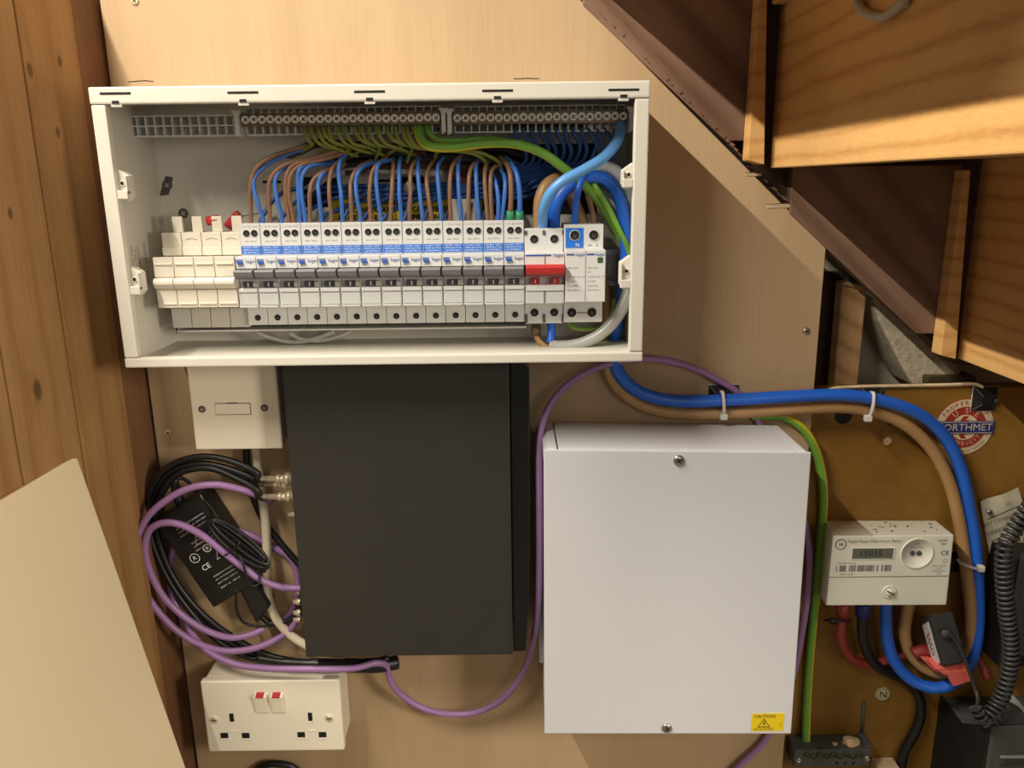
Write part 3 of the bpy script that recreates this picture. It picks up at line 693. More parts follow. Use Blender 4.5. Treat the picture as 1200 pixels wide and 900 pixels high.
for k in range(4):
    o = K0 if k == 0 else copy_tree(K0)
    o.location = (bxL+bP*(k+.5), -.021, z_b)
    tag(o, ('plain cream blanking module, outermost at the left end of the row', 'plain cream blanking module, second from the left end', 'plain cream blanking module, third from the left end', 'plain cream blanking module touching the first narrow breaker')[k], 'blanking module', 'blanking modules left of the breakers')
for k, (pl, lb_) in enumerate(((((243, 259), (256, 257)), 'short red insulated bar end between the blanking module tabs'), (((267, 266), (270, 262), (276, 255), (281, 251)), 'short red insulated lead rising beside the first breaker'))):
    cable('red_lead', px([(x, y, -.046+.012*k) for x, y in pl]), .0042, M['red'], lb_, 'red lead')
cable('pale_wire', px([(272, 254, -.02), (285, 251, -.02), (300, 249, -.018), (318, 247, -.012)]), .0018, M['greysheath'], 'pale thin wire behind the first breaker leading to the red lead', 'wire')
# ------------------------------------------------------------------ wiring inside the fuse board
def wire(name, pts, r, m, label, group, y=(-.049, -.060, -.056, -.034), n=8, stripe=False):
    """pts in pixels from the breaker upwards; the depth runs through the y list"""
    q = []
    for i, p in enumerate(pts):
        if len(p) == 3: q.append(at(*p)); continue
        t = i/(len(pts)-1)*(len(y)-1); k = min(int(t), len(y)-2); q.append(at(p[0], p[1], y[k]+(y[k+1]-y[k])*(t-k)))
    o = MB().tube(q, r, n, stripe, .12, 5).build(name, m); tag(o, label, 'wire', group); return o
W_ = [('n', (294, 263), (294, 245), (293, 225), (296, 205), (305, 192), (322, 182), (345, 175), (375, 166)),
 ('b', (309, 263), (308, 255), (302, 238), (297, 218), (300, 205), (312, 194), (335, 182), (370, 170)),
 ('n', (317, 263), (316, 250), (315, 230), (316, 212), (325, 199), (342, 190), (365, 186), (395, 176), (410, 168)),
 ('b', (331, 263), (330, 252), (325, 235), (322, 215), (326, 203), (338, 195), (352, 190), (372, 186)),
 ('n', (339, 263), (338, 252), (335, 232), (335, 210), (340, 197), (352, 190), (370, 187), (395, 178), (412, 168)),
 ('n', (344, 263), (343, 252), (339, 232), (339, 212), (344, 200), (356, 192), (375, 188), (402, 180), (415, 172)),
 ('b', (352, 263), (351, 250), (350, 230), (349, 206), (353, 196), (362, 192), (380, 191), (400, 190)),
 ('b', (358, 263), (357, 250), (354, 232), (353, 212), (358, 199), (368, 193), (384, 192), (404, 192)),
 ('n', (363, 263), (363, 245), (363, 227), (366, 213), (376, 203), (390, 198), (405, 192)),
 ('b', (377, 263), (376, 250), (374, 230), (373, 215), (378, 204), (388, 200), (402, 196)),
 ('n', (388, 263), (388, 250), (386, 230), (386, 212), (389, 199), (396, 190), (404, 182)),
 ('b', (402, 263), (401, 250), (400, 230), (397, 206), (398, 191), (402, 184), (408, 178)),
 ('n', (412, 263), (412, 250), (411, 230), (411, 215), (415, 203), (424, 194), (436, 188)),
 ('b', (423, 263), (422, 250), (418, 230), (417, 212), (421, 200), (431, 193), (446, 189)),
 ('n', (434, 263), (434, 250), (433, 228), (435, 206), (440, 195), (447, 189), (454, 182)),
 ('b', (447, 263), (446, 250), (442, 226), (441, 206), (443, 194), (450, 189), (462, 187)),
 ('n', (457, 263), (458, 250), (459, 228), (460, 210), (461, 196), (460, 186)),
 ('b', (470, 263), (470, 250), (468, 228), (468, 206), (468, 192), (469, 184)),
 ('n', (480, 263), (480, 250), (481, 228), (481, 206), (484, 193), (491, 185)),
 ('b', (495, 263), (495, 252), (493, 236), (490, 206), (490, 193), (488, 184)),
 ('n', (506, 263), (505, 250), (502, 230), (500, 212), (502, 199), (509, 187)),
 ('b', (517, 263), (517, 250), (515, 230), (513, 206), (514, 193), (520, 184)),
 ('n', (528, 263), (528, 250), (527, 228), (528, 205), (532, 191), (541, 182)),
 ('b', (540, 263), (540, 250), (538, 230), (537, 206), (537, 193), (539, 183)),
 ('n', (549, 263), (549, 250), (549, 228), (550, 206), (554, 194), (563, 187)),
 ('b', (561, 263), (561, 250), (559, 230), (558, 206), (558, 195), (560, 186)),
 ('n', (571, 263), (571, 250), (569, 228), (568, 208), (569, 196), (572, 188)),
 ('n', (576, 263), (576, 250), (575, 228), (575, 208), (578, 198), (587, 192)),
 ('b', (583, 263), (584, 250), (584, 235), (582, 218), (578, 206), (574, 196)),
 ('b', (587, 263), (589, 250), (591, 232), (592, 214), (590, 204), (585, 198)),
 ('n', (598, 263), (598, 250), (599, 228), (598, 206), (594, 193), (586, 184)),
 ('b', (608, 263), (609, 250), (609, 228), (606, 206), (600, 193), (593, 184))]
cnt = {'n': 0, 'b': 0}
for w_ in W_:
    k = w_[0]; cn = 'brown' if k == 'n' else 'blue'
    tot = sum(1 for q in W_ if q[0] == k)
    lb_ = '%s wire bent over above the breakers, %s %s wire from the left' % (cn, ORD[cnt[k]], cn)
    thick = w_[1][0] > 595
    o = wire(cn+'_wire', w_[1:], .0023 if thick else .0019, M['brown' if k == 'n' else 'blue'], lb_, '%s wires above the breakers' % cn)
    if thick:
        o['label'] = '%s wire with a green sleeve above the last narrow breaker' % cn
        p = at(w_[1][0], 262, -.0515); q = at(w_[2][0], 247, -.0565)
        MB().cyl(p, q-p, .0036, (q-p).length, 10).build('green_sleeve', M['greensleeve'], o)
    cnt[k] += 1
# blue leads from the neutral bar down and behind the breakers
pitch_n = (735-531)/21
for k in range(13):
    i = 7+k; x = 531+(i+.5)*pitch_n; rr = 217+(k*5) % 19; bx = 300+24*k if k < 12 else 560
    pts = [(x, 147, -.044), (x+.5, 156, -.045), (x+4+3*(k % 2), 167, -.043), (x+12-k*.8, 178, -.040), (x+9-1.6*k, 192, -.034), (x-24-k*2, 207, -.026), (x-60-3*k, rr-4, -.021-.0012*(k % 3)), (500+k*3, rr, -.020-.0014*(k % 4))]
    xx = 500+k*3
    if bx+70 < xx: pts += [((xx+bx+60)/2, rr+1, -.020-.0014*(k % 4)), (bx+50, rr+4, -.022), (bx+24, rr+14, -.027), (bx+9, 252, -.033), (bx+3, 264, -.036)]
    else: pts = pts[:-1] + [(bx+22, 232, -.026), (bx+10, 246, -.031), (bx+4, 264, -.036)]
    o = MB().tube(px(pts), .0019, 8, False, 0, 5).build('blue_lead', M['blueback'])
    tag(o, 'dark blue lead in the neutral bar, %s lead from the left running behind the breakers' % ORD[k], 'wire', 'dark blue leads in the neutral bar')
    p = at(x, 146, -.044); q = at(x+.4, 153, -.0445)
    MB().cyl(p, q-p, .0022, (q-p).length, 8).build('ferrule', M['black'] if k < 9 else M['device_low'], o)
# green and yellow leads from the earth bar
EX = [357, 365, 373, 378, 385, 396, 405, 415, 424, 433, 443, 453, 463, 472, 477, 484]
for k, x in enumerate(EX):
    if k in (13, 14):
        pts = [(x, 148, -.046), (x+1, 156, -.050), (x+6, 166, -.052), (x+16, 173, -.052), (x+50, 176, -.050), (x+82, 180-2*(k-13), -.047), (x+96+10*(k-13), 189, -.042), (x+99+12*(k-13), 200, -.034)]
    elif k % 4 == 3:
        pts = [(x, 148, -.046), (x+2, 156, -.050), (x+10, 165, -.051), (x+22, 170, -.048), (x+30, 173, -.044), (x+27, 181, -.038), (x+24, 190, -.030)]
    elif k % 4 == 0:
        pts = [(x, 148, -.046), (x+1, 156, -.049), (x+4, 164, -.050), (x+9, 169, -.048), (x+4, 173, -.042), (x-8, 180, -.034), (x-14, 184, -.028)]
    else:
        pts = [(x, 148, -.046), (x+1, 156, -.050), (x+5, 164, -.051), (x+12, 170, -.049), (x+28, 173+k % 3*2, -.043), (x+44, 178+k % 4*2, -.032), (x+52, 184, -.022)]
    o = MB().tube(px(pts), .0017, 8, True, .10, 5).build('earth_lead', [M['leadgreen'], M['leadyellow']])
    tag(o, 'green and yellow lead in the earth bar, %s lead from the left' % ORD[k], 'wire', 'green and yellow leads in the earth bar')
# outer sheaths of the circuit cables along the back, most coloured dark for shade
SH = [((336, 181), (352, 176), (372, 168), (400, 170), (440, 172), (500, 176)), ((392, 186), (420, 180), (460, 178), (520, 181), (590, 186), (620, 196)), ((398, 194), (440, 188), (500, 184), (560, 186), (610, 196)),
      ((405, 200), (450, 196), (500, 193), (545, 196), (585, 203)), ((362, 222), (385, 205), (420, 198), (470, 199), (520, 202)), ((545, 172), (580, 173), (610, 180), (640, 196))]
SHN = ('dark brown sheath end reaching furthest left under the earth bar', 'shade-darkened sheathed cable along the top of the cable bundle', 'shade-darkened sheathed cable in the middle of the cable bundle', 'shade-darkened sheathed cable low in the cable bundle', 'grey sheathed cable end sloping up behind the blue wires', 'shade-darkened sheathed cable under the middle of the two terminal bars')
for k, (pl, l) in enumerate(zip(SH, SHN)):
    o = MB().tube(px([(x, y, -.027 if k else -.034) for x, y in pl]), .0048, 10, False, 0, 5, flat=.7).build('sheathed_cable', M['greysheath'] if k == 4 else M['darkwood'] if k in (0, 3) else M['blackcable'])
    tag(o, l, 'cable', 'sheathed cables along the back of the fuse board')
cable('red_cable', px([(516, 186, -.02), (527, 194, -.02), (537, 207, -.02), (552, 213, -.02), (570, 214, -.02)]), .0042, M['redcable'], 'dark red cable behind the wires at the middle of the fuse board')
o = MB().lathe(at(480, 219, -.032), (0, -1, 0), [(.005, 0), (.005, .002), (.004, .003), (0, .003)], 12).build('round_clip', M['greysheath']); tag(o, 'small round pale clip on the dark blue leads', 'clip')
# heavy conductors at the right of the board
gy = [M['green'], M['yellow']]
def stripecable(name, pts, r, label, twist=.02, n=12, cat='cable', group=None):
    o = MB().tube(px(pts), r, n, True, twist, 6).build(name, gy); tag(o, label, cat, group); return o
stripecable('earth_conductor', [(491, 147, -.046), (491, 156, -.052), (495, 166, -.056), (506, 172, -.058), (530, 173, -.058), (570, 168, -.060), (605, 169, -.062), (635, 179, -.062), (662, 198, -.058), (690, 222, -.046), (712, 252, -.032), (728, 282, -.026), (735, 315, -.026), (730, 350, -.026), (716, 380, -.026), (700, 402, -.03), (697, 415, -.03)], .0040, 'thick green and yellow conductor crossing in front of the cable bundle')
stripecable('earth_conductor', [(500, 148, -.046), (503, 156, -.050), (512, 163, -.050), (535, 165, -.046), (560, 163, -.040), (590, 165, -.034), (620, 176, -.028)], .0028, 'shorter green and yellow conductor just under the middle terminal bar end')
stripecable('earth_conductor', [(688, 205, -.040), (700, 222, -.045), (714, 245, -.048), (726, 270, -.050), (736, 292, -.046), (739, 320, -.040)], .0024, 'thin green and yellow conductor curving past the surge protector')
stripecable('earth_conductor', [(668, 376, -.040), (672, 384, -.044), (690, 386, -.046), (706, 383, -.044), (716, 372, -.040), (720, 350, -.036)], .0018, 'thin green and yellow conductor looping beneath the surge protector')
cable('lit_blue_conductor', px([(727, 145, -.050), (727, 153, -.056), (723, 166, -.064), (708, 184, -.070), (684, 199, -.074), (660, 212, -.076), (644, 228, -.074), (637, 246, -.066), (636, 258, -.056), (636, 270, -.05)]), .0045, M['litblue'], 'blue conductor paled as lit, sweeping from the neutral bar to the main switch', n=14)
o = MB().tube(px([(728, 141, -.046), (727, 154, -.0565)]), .0036, 8, sub=1).build('bare_copper_end', M['copper'], bpy.data.objects['lit_blue_conductor'])
cable('blue_conductor', px([(674, 270, -.045), (674, 258, -.050), (675, 240, -.056), (678, 222, -.058), (684, 205, -.052), (690, 196, -.040)]), .0030, M['bluetail'], 'thin bright blue conductor rising from the surge protector')
cable('brown_conductor', px([(697, 266, -.040), (694, 248, -.042), (689, 228, -.042), (684, 214, -.036), (676, 206, -.028)]), .0026, M['brown'], 'thin brown conductor rising behind the surge protector')
# the two supply tails: from the main switch round the board and out to the meter
tail_b = [(648, 272, -.044), (649, 258, -.048), (651, 242, -.050), (659, 226, -.050), (675, 213, -.048), (696, 207, -.044), (714, 214, -.042), (727, 236, -.042), (733, 270, -.042), (733, 310, -.040), (729, 350, -.036), (722, 385, -.030), (719, 412, -.024),
          (723, 432, -.018), (735, 449, -.016), (758, 463, -.016), (795, 470, -.016), (850, 469, -.016), (920, 465, -.016), (985, 463, -.014), (1035, 470, -.010), (1078, 486, -.006), (1108, 513, -.003), (1126, 550, -.002), (1136, 595, -.002), (1143, 640, -.004), (1146, 690, -.006), (1146, 735, -.010), (1140, 768, -.014), (1124, 795, -.020), (1100, 806, -.020), (1072, 799, -.014), (1050, 778, -.010), (1040, 750, -.010), (1038, 722, -.012), (1038, 700, -.016)]
tail_n = [(632, 272, -.044), (632, 255, -.050), (633, 235, -.052), (640, 218, -.050), (652, 210, -.044), (664, 213, -.034), (672, 235, -.028), (690, 280, -.024), (706, 330, -.022), (712, 380, -.022), (712, 412, -.018),
          (714, 436, -.010), (728, 458, -.010), (755, 476, -.010), (795, 484, -.010), (850, 484, -.010), (920, 480, -.010), (985, 477, -.008), (1030, 484, -.004), (1064, 500, -.002), (1092, 527, -.001), (1111, 562, -.001), (1123, 605, -.002), (1130, 650, -.004), (1136, 695, -.006), (1139, 735, -.008), (1134, 765, -.010), (1120, 785, -.010), (1102, 789, -.010), (1081, 781, -.008), (1066, 764, -.006), (1060, 742, -.006), (1063, 718, -.010), (1068, 700, -.014)]
def tail(name, pts, nin, m, label):
    R = [.0056]*nin + [.0063]*(len(pts)-nin)
    o = MB().tube(px(pts), R, 14, sub=8).build(name, m); tag(o, label, 'cable', 'supply tails'); return o
tail('blue_tail', tail_b, 13, M['bluetail'], 'thick blue supply cable running from the fuse board over to the meter')
tail('brown_tail', tail_n, 11, M['browntail'], 'thick brown supply cable running beside the blue one to the meter')
cable('grey_sheath', px([(686, 208, -.030), (694, 199, -.034), (706, 195, -.036), (722, 201, -.036), (735, 218, -.034), (741, 245, -.030), (744, 280, -.026), (746, 330, -.024)]), .0056, M['whitesheath'], 'pale grey sheathed cable curving behind the right frame edge', n=12)
cable('grey_sheath', px([(700, 224, -.020), (714, 234, -.020), (728, 260, -.018), (737, 300, -.016), (738, 345, -.014)]), .0058, M['whitesheath'], 'pale grey sheathed cable lying deepest behind the surge protector', n=12)
cable('clear_sheath', px([(644, 405, -.052), (660, 406, -.054), (685, 401, -.056), (708, 388, -.056), (726, 366, -.054), (737, 340, -.050), (742, 305, -.044)]), [.0058, .0054, .0054, .0058, .006, .006], M['clearsheath'], 'translucent pale sheath sweeping beneath the main switch', n=12)
o = MB().tube(px([(628, 377, -.045), (628, 394, -.048)]), .0040, 10, sub=1).build('brown_stub', M['oldcrimp']); tag(o, 'short brown conductor end crimped below the red main switch', 'wire')
MB().tube(px([(628, 382, -.046), (628, 392, -.0482)]), .0044, 10, sub=1).build('crimp', M['oldcrimp'], o)
MB().tube(px([(628, 392, -.048), (632, 400, -.050), (642, 408, -.052)]), .0026, 8).build('core', M['browntail'], o)
o = MB().tube(px([(646, 377, -.045), (646, 390, -.048), (645, 402, -.052)]), .0040, 10).build('blue_stub', M['bluetail']); tag(o, 'short blue conductor below the red main switch', 'wire')
# ------------------------------------------------------------------ fused spur plate
def plate_poly(x0, x1, z0, z1, y0, y1): return MB().box(x0, x1, y0, y1, z0, z1)
fs = empty('blank_spur', (-.2667, 0, -.205), 'small square white wall plate with two screws under the fuse board', 'spur plate')
MB().box(-.3072, -.2261, -.027, -.0003, -.2465, -.164).build('back_box', M['socket'], fs, bevel=.002)
MB().box(-.3092, -.2241, -.035, -.0272, -.2485, -.162).build('plate', M['socket'], fs, bevel=.0022, seg=3)
for p in ((237, 479.5), (310, 478)):
    o, c = screw_head(at(*p, -.0351), .0035, fs, 'darkgrey'); c.build('cross', M['metal'], o)
a, b_ = at(253, 486, -.0354), at(293, 472.5, -.0354)
fc = MB().box(a.x, b_.x, -.0356, -.0350, a.z, b_.z).build('fuse_carrier', M['socket'], fs, bevel=.0003)
k = MB()
k.box(a.x, b_.x, -.0357, -.0352, b_.z-.0003, b_.z+.0003).box(a.x, b_.x, -.0357, -.0352, a.z-.0003, a.z+.0003).box(b_.x-.0003, b_.x+.0003, -.0357, -.0352, a.z, b_.z)
k.box((a.x+b_.x)/2-.005, (a.x+b_.x)/2+.005, -.0357, -.0352, b_.z, b_.z+.0009).build('gap_line', M['darkgrey'], fc)

# ------------------------------------------------------------------ twin socket
sx0, sx1, sz0, sz1 = -.3285, -.1832, -.5845, -.4985
so = empty('twin_socket', ((sx0+sx1)/2, 0, (sz0+sz1)/2), 'white surface mounted twin power socket with two red marked switches', 'socket')
MB().box(sx0+.002, sx1-.002, -.036, -.0003, sz0+.002, sz1-.0015).build('back_box', M['socket'], so, bevel=.0025)
MB().box(sx0, sx1, -.045, -.0362, sz0, sz1).build('faceplate', M['socket'], so, bevel=.0026, seg=3)
for (c, r) in ((306.5, 823), (325.5, 823)):
    p = at(c, r, -.045); w2, h2 = .0066, .0118
    rk = MB().prism([(p.x-w2, y, z) for y, z in ((-.0448, p.z+h2), (-.0500, p.z+h2*.8), (-.0482, p.z), (-.0466, p.z-h2), (-.0448, p.z-h2))], (2*w2, 0, 0)).build('switch', M['socket'], so, bevel=.0009)
    MB().prism([(p.x-w2*.62, y, z) for y, z in ((-.0448, p.z+h2+.0004), (-.0500, p.z+h2*.82+.0003), (-.0502, p.z+h2*.72), (-.0450, p.z+h2-.0006))], (w2*1.24, 0, 0)).build('red_mark', M['red'], rk)
for ps in (((271.5, 841, 5, 10), (263, 862, 9, 6.5), (288, 862, 9, 6.5)), ((363.5, 840, 5, 10), (353, 861, 9, 6.5), (378, 861, 9, 6.5))):
    for (c, r, ww, hh) in ps:
        p = at(c, r, -.0451); a_, h_ = ww/2/1120, hh/2/1000
        s_ = MB().box(p.x-a_, p.x+a_, -.0453, -.0445, p.z-h_, p.z+h_).build('pin_hole', M['hole'], so)
        MB().prism([(p.x-a_*1.15, -.0451, p.z-h_), (p.x+a_*1.15, -.0451, p.z-h_), (p.x+a_*1.15, -.0451, p.z-h_-.0024), (p.x-a_*1.15, -.0451, p.z-h_-.0024)], (0, -.0006, 0)).build('chamfer', M['socket'], s_, bevel=.0002)
for (c, r) in ((274, 857), (365, 856)):
    p = at(c, r, -.0451); MB().box(p.x-.0045, p.x+.0045, -.0456, -.0449, p.z-.0006, p.z+.0006).build('shutter_line', M['socket'], so, bevel=.0003)
for p in ((251, 843.5), (385.5, 841.5)):
    o, c = screw_head(at(*p, -.0452), .0034, so, 'nickel', kind='slot'); c.build('slot', M['hole'], o)
    MB().lathe(at(*p, -.0449), (0, -1, 0), [(.0050, 0), (.0048, .0006), (.0038, .0002)], 16).build('screw_recess', M['socket'], so)

# ------------------------------------------------------------------ video recorder on its side
nx0, nx1, nz0, nz1 = -.2115, -.0024, -.4615, -.156
nv = empty('video_recorder', ((nx0+nx1)/2, 0, (nz0+nz1)/2), 'black steel video recorder box fixed on its side below the fuse board', 'recorder')
MB().box(nx0, nx1, -.060, -.0003, nz0, nz1).build('cover', M['nvr'], nv, bevel=.0012)
r_ = .012; arc = [(nx1+.0186-r_+r_*math.cos(t), nz1-r_+r_*math.sin(t)) for t in [math.pi/2*i/6 for i in range(7)]]
MB().pxz([(nx1+.0005, nz0+.001), (nx1+.0135, nz0+.002), (nx1+.0165, nz0+.06), (nx1+.0186, nz0+.16)] + arc + [(nx1+.0005, nz1)], -.0575, -.002).build('front_bezel', M['nvr_front'], nv, bevel=.0015)
for (r, s_) in ((692, 1), (705, .8), (718, .8), (726, .7)):
    p = at(352, r, -.036); MB().lathe(p, (-1, 0, 0), [(.0042*s_, 0), (.0042*s_, .004), (.003*s_, .0045), (.003*s_, .007), (0, .007)], 10).build('port', M['nickel'], nv)
dot_pos = at(630, 514, -.04); MB().lathe((nx1+.0186, -.04, dot_pos.z), (1, 0, 0), [(.0016, 0), (.0014, .0008), (0, .001)], 10).build('metal_dot', M['metal'], nv)  # small metal dot on the bezel edge

# coaxial cables with metal plugs in the recorder
def bnc(parent, c, r, y):
    p = at(c, r, y); L = .034
    MB().lathe(p, (-1, 0, 0), [(0, 0), (.0046, 0), (.0052, .002), (.0052, .006), (.0062, .0065), (.0062, .010), (.0048, .0105), (.0036, .015), (.0046, .0155), (.0046, .019), (.0032, .0195), (.0032, .034), (0, .034)], 16).build('plug', M['nickel'], parent)
    MB().cyl(p+Vector((-.004, 0, .0055)), (0, 0, 1), .0011, .0022, 8).build('locking_pin', M['nickel'], parent)
    return p+Vector((-L, 0, 0))
CX = [((347, 561), -.034, [(300, 553), (270, 540), (240, 535), (212, 540), (190, 553), (176, 575), (173, 605), (180, 640), (198, 680), (222, 715), (252, 748), (290, 770), (340, 777), (400, 777), (440, 774)], 'black coaxial cable in the topmost metal plug of the recorder'),
      ((344, 566), -.030, [(296, 560), (264, 548), (236, 543), (210, 548), (192, 560), (180, 584), (177, 612), (186, 650), (206, 692), (236, 728), (268, 752), (310, 772), (360, 780), (420, 781), (452, 776)], 'black coaxial cable in the second metal plug from the top of the recorder'),
      ((349, 582), -.034, [(300, 573), (276, 560), (248, 549), (220, 551), (200, 563), (186, 588), (183, 616), (193, 655), (212, 690), (240, 722), (275, 748), (315, 768), (365, 777), (420, 778), (456, 771)], 'black coaxial cable in the lowest metal plug of the recorder')]
for pl, y, path, l in CX:
    root = empty('coaxial_cable', at(*pl, y), l, 'cable', 'coaxial cables at the recorder')
    e = bnc(root, pl[0], pl[1], y)
    q = px([(a_, b2, y-.002+.014*min(1, i/6) if i < 9 else y+.012-.006*min(1, (i-9)/3)) for i, (a_, b2) in enumerate(path)])
    MB().tube([e+Vector((.006, 0, 0)), e+Vector((-.004, 0, .0003))]+q, .0033, 9).build('cable', M['blackcable'], root)
p = at(351, 603, -.036); MB().lathe(p, (-1, 0, 0), [(.0028, 0), (.0028, .008), (.0022, .008), (.0022, .011), (0, .011)], 10).build('empty_port', M['nickel'], nv)

cable('white_cable', px([(299, 520, -.012), (301, 540, -.012), (306, 575, -.012), (311, 610, -.014), (313, 650, -.016), (313, 690, -.018), (321, 720, -.020), (338, 742, -.022), (360, 757, -.024), (372, 760, -.02)]), .0046, M['whitecable'], 'thick white cable dropping from the spur plate behind the recorder', n=12)
cable('black_lead', px([(288, 522, -.010), (290, 550, -.010), (296, 580, -.012), (310, 612, -.008), (332, 640, -.008), (350, 660, -.010), (362, 668, -.012)]), .0034, M['blackcable'], 'black lead dropping beside the white cable from the spur plate')
# purple data cables
PU = [([(354, 690, -.038), (330, 688, -.040), (305, 679, -.046), (284, 664, -.050), (262, 647, -.050), (238, 628, -.050), (212, 615, -.050), (190, 613, -.048), (175, 622, -.046), (170, 642, -.044), (176, 670, -.042), (192, 700, -.040), (215, 722, -.038), (240, 738, -.034), (268, 747, -.030), (292, 744, -.026), (310, 736, -.02)], 'purple cable of the inner loop crossing the power brick'),
      ([(318, 588, -.016), (300, 580, -.030), (280, 573, -.040), (252, 568, -.044), (222, 572, -.046), (195, 586, -.046), (172, 607, -.046), (160, 634, -.046), (160, 662, -.044), (170, 694, -.042), (190, 722, -.040), (214, 744, -.038), (242, 758, -.036), (268, 763, -.034), (296, 760, -.032), (318, 752, -.028), (338, 740, -.022), (352, 720, -.016)], 'purple cable of the big outer loop left of the power brick'),
      ([(276, 622, -.010), (296, 628, -.010), (318, 640, -.008), (338, 652, -.006), (347, 668, -.006), (349, 692, -.008), (342, 716, -.010), (330, 730, -.010)], 'purple cable looping behind the white cable beside the recorder'),
      ([(204, 640, -.012), (198, 668, -.014), (203, 700, -.018), (216, 728, -.024), (232, 752, -.032), (248, 766, -.040), (275, 778, -.046), (310, 783, -.050), (345, 784, -.052), (385, 784, -.052), (415, 783, -.046), (440, 777, -.036), (453, 780, -.030), (456, 792, -.026), (464, 808, -.022), (484, 824, -.018), (508, 834, -.016), (535, 837, -.016), (560, 834, -.018), (585, 822, -.022), (604, 802, -.028), (618, 775, -.034), (627, 740, -.040), (631, 700, -.044), (632, 640, -.046), (632, 580, -.048), (632, 530, -.046), (635, 500, -.040), (645, 474, -.034), (665, 451, -.028), (692, 434, -.024), (722, 424, -.022), (755, 420, -.020), (790, 424, -.016), (820, 434, -.010), (846, 448, -.006), (866, 462, -.005), (886, 490, -.004), (905, 530, -.004), (935, 590, -.004), (948, 640, -.004), (947, 690, -.004), (940, 740, -.004), (930, 790, -.004), (912, 835, -.004), (896, 868, -.006), (868, 896, -.008), (850, 915, -.008)], 'long purple cable rising between recorder and white box and over its top')]
for pts, l in PU: cable('purple_cable', px(pts), .0035, M['purple'], l, group='purple data cables')
# black cable bundle under the recorder
cable('black_cable_bundle', px([(300, 771, -.036), (335, 776, -.036), (375, 778, -.034), (420, 780, -.030), (448, 779, -.026), (466, 776, -.02)]), [.0035, .005, .006, .0075, .008, .0075], M['black'], 'black bundle of cable lying under the bottom edge of the recorder', n=12)

# power brick
pb = empty('power_brick', at(241, 650, -.02), 'black power supply brick with white printing, hung among the purple loops', 'power supply')
TL, TR, BL = at(181, 612, -.034), at(234, 578, -.034), at(250, 713, -.034); BRc = TR+(BL-TL)
yb = Vector((0, .030, 0))
MB().hexa([TL, TR, BRc, BL], [p+yb for p in (TL, TR, BRc, BL)]).build('body', M['black'], pb, bevel=.0025, seg=3)
rv = (TR-TL).normalized(); dv = (BL-TL).normalized(); LW, LH = (TR-TL).length, (BL-TL).length
pr = MB(); P_ = lambda u, v: TL+rv*LW*u+dv*LH*v+Vector((0, -.0003, 0))
for v_, s_ in ((.17, 'AC ADAPTER  INPUT 100-240V 50/60Hz'), (.21, 'OUTPUT 12V 4A  48W MAX'), (.25, 'FOR INDOOR USE ONLY'), (.36, 'EFFICIENCY LEVEL VI'), (.40, 'CAUTION RISK OF SHOCK'), (.44, 'DRY LOCATION'), (.74, 'MADE IN CHINA'), (.78, 'LPS  I.T.E. POWER SUPPLY'), (.82, 'DO NOT OPEN'), (.87, 'REV A  2016')):
    text(pr, s_, P_(.56, v_), .0021, rv, -dv, fit=LW*(.60 if v_ < .3 else .42))
text(pr, 'CE', P_(.34, .62), .0085, rv, -dv); text(pr, 'R', P_(.25, .49), .006, rv, -dv)
def ring(mb, c, r, t, y, n=20, mi=0):
    c = Vector(c); v = []
    for k in range(n):
        a_ = k*2*math.pi/n; d = Vector((math.cos(a_), 0, math.sin(a_))); v += [c+d*r, c+d*(r-t)]
    mb.add(v, [(2*k, 2*k+1, (2*k+3) % (2*n), (2*k+2) % (2*n)) for k in range(n)], mi)
ring(pr, P_(.25, .49), .0052, .0006, 0); ring(pr, P_(.55, .47), .0045, .0013, 0); ring(pr, P_(.55, .47), .0016, .0016, 0)
for (u, v_) in ((.68, .58), (.5, .36)):
    c0 = P_(u, v_); r3 = [c0-dv*.0055, c0+rv*.0055+dv*.004, c0-rv*.0055+dv*.004]
    for i in range(3):
        a_, b2 = r3[i], r3[(i+1) % 3]; m_ = (a_+b2)/2; i_ = (c0-m_)*.25
        pr.add([a_, b2, b2+(c0-b2)*.22, a_+(c0-a_)*.22], [(0, 1, 2, 3)])
pr.build('white_print', M['whiteprint'], pb)
q = at(207, 597, -.022); MB().tube([at(214, 597, -.02), at(208, 580, -.022), at(205, 566, -.024), at(210, 560, -.02), at(222, 566, -.014), at(240, 590, -.012)], [.005, .0045, .0035, .0022, .0018, .0018], 9).build('strain_relief', M['black'], pb)
i0, i1, i2, i3 = at(278, 688, -.03), at(292, 672, -.03), at(316, 712, -.03), at(300, 732, -.03)
MB().hexa([i0, i1, i2, i3], [p+Vector((0, .022, 0)) for p in (i0, i1, i2, i3)]).build('mains_inlet_plug', M['black'], pb, bevel=.003)
MB().tube(px([(306, 722, -.02), (316, 730, -.02), (330, 730, -.02), (345, 722, -.018), (352, 712, -.018)]), .003, 8).build('mains_lead', M['blackcable'], pb)
MB().tube(px([(277, 690, -.034), (277, 712, -.034), (284, 728, -.030), (300, 734, -.024), (320, 733, -.02)]), .0014, 6).build('thin_lead', M['blackcable'], pb)
bl = empty('bundled_lead', at(275, 640, -.044), 'thin black lead coiled into a tied bundle in front of the power brick', 'lead')
lp = []
for k in range(6):
    for i in range(14):
        a_ = i*2*math.pi/14; ex, ey = (45-2*(k % 3))*math.cos(a_), (13, 7, 10, 4, 12, 6)[k]*math.sin(a_); th = math.radians(38)
        lp.append(at(276+ex*math.cos(th)-ey*math.sin(th)+k, 641+ex*math.sin(th)+ey*math.cos(th)-k, -.046-.0018*k))
MB().tube(lp, .0017, 7, sub=3).build('coil', M['blackcable'], bl)
MB().tube(px([(259, 653, -.050), (272, 646, -.058), (281, 636, -.058), (281, 632, -.05)]), .0009, 6).build('wire_tie', M['black'], bl)
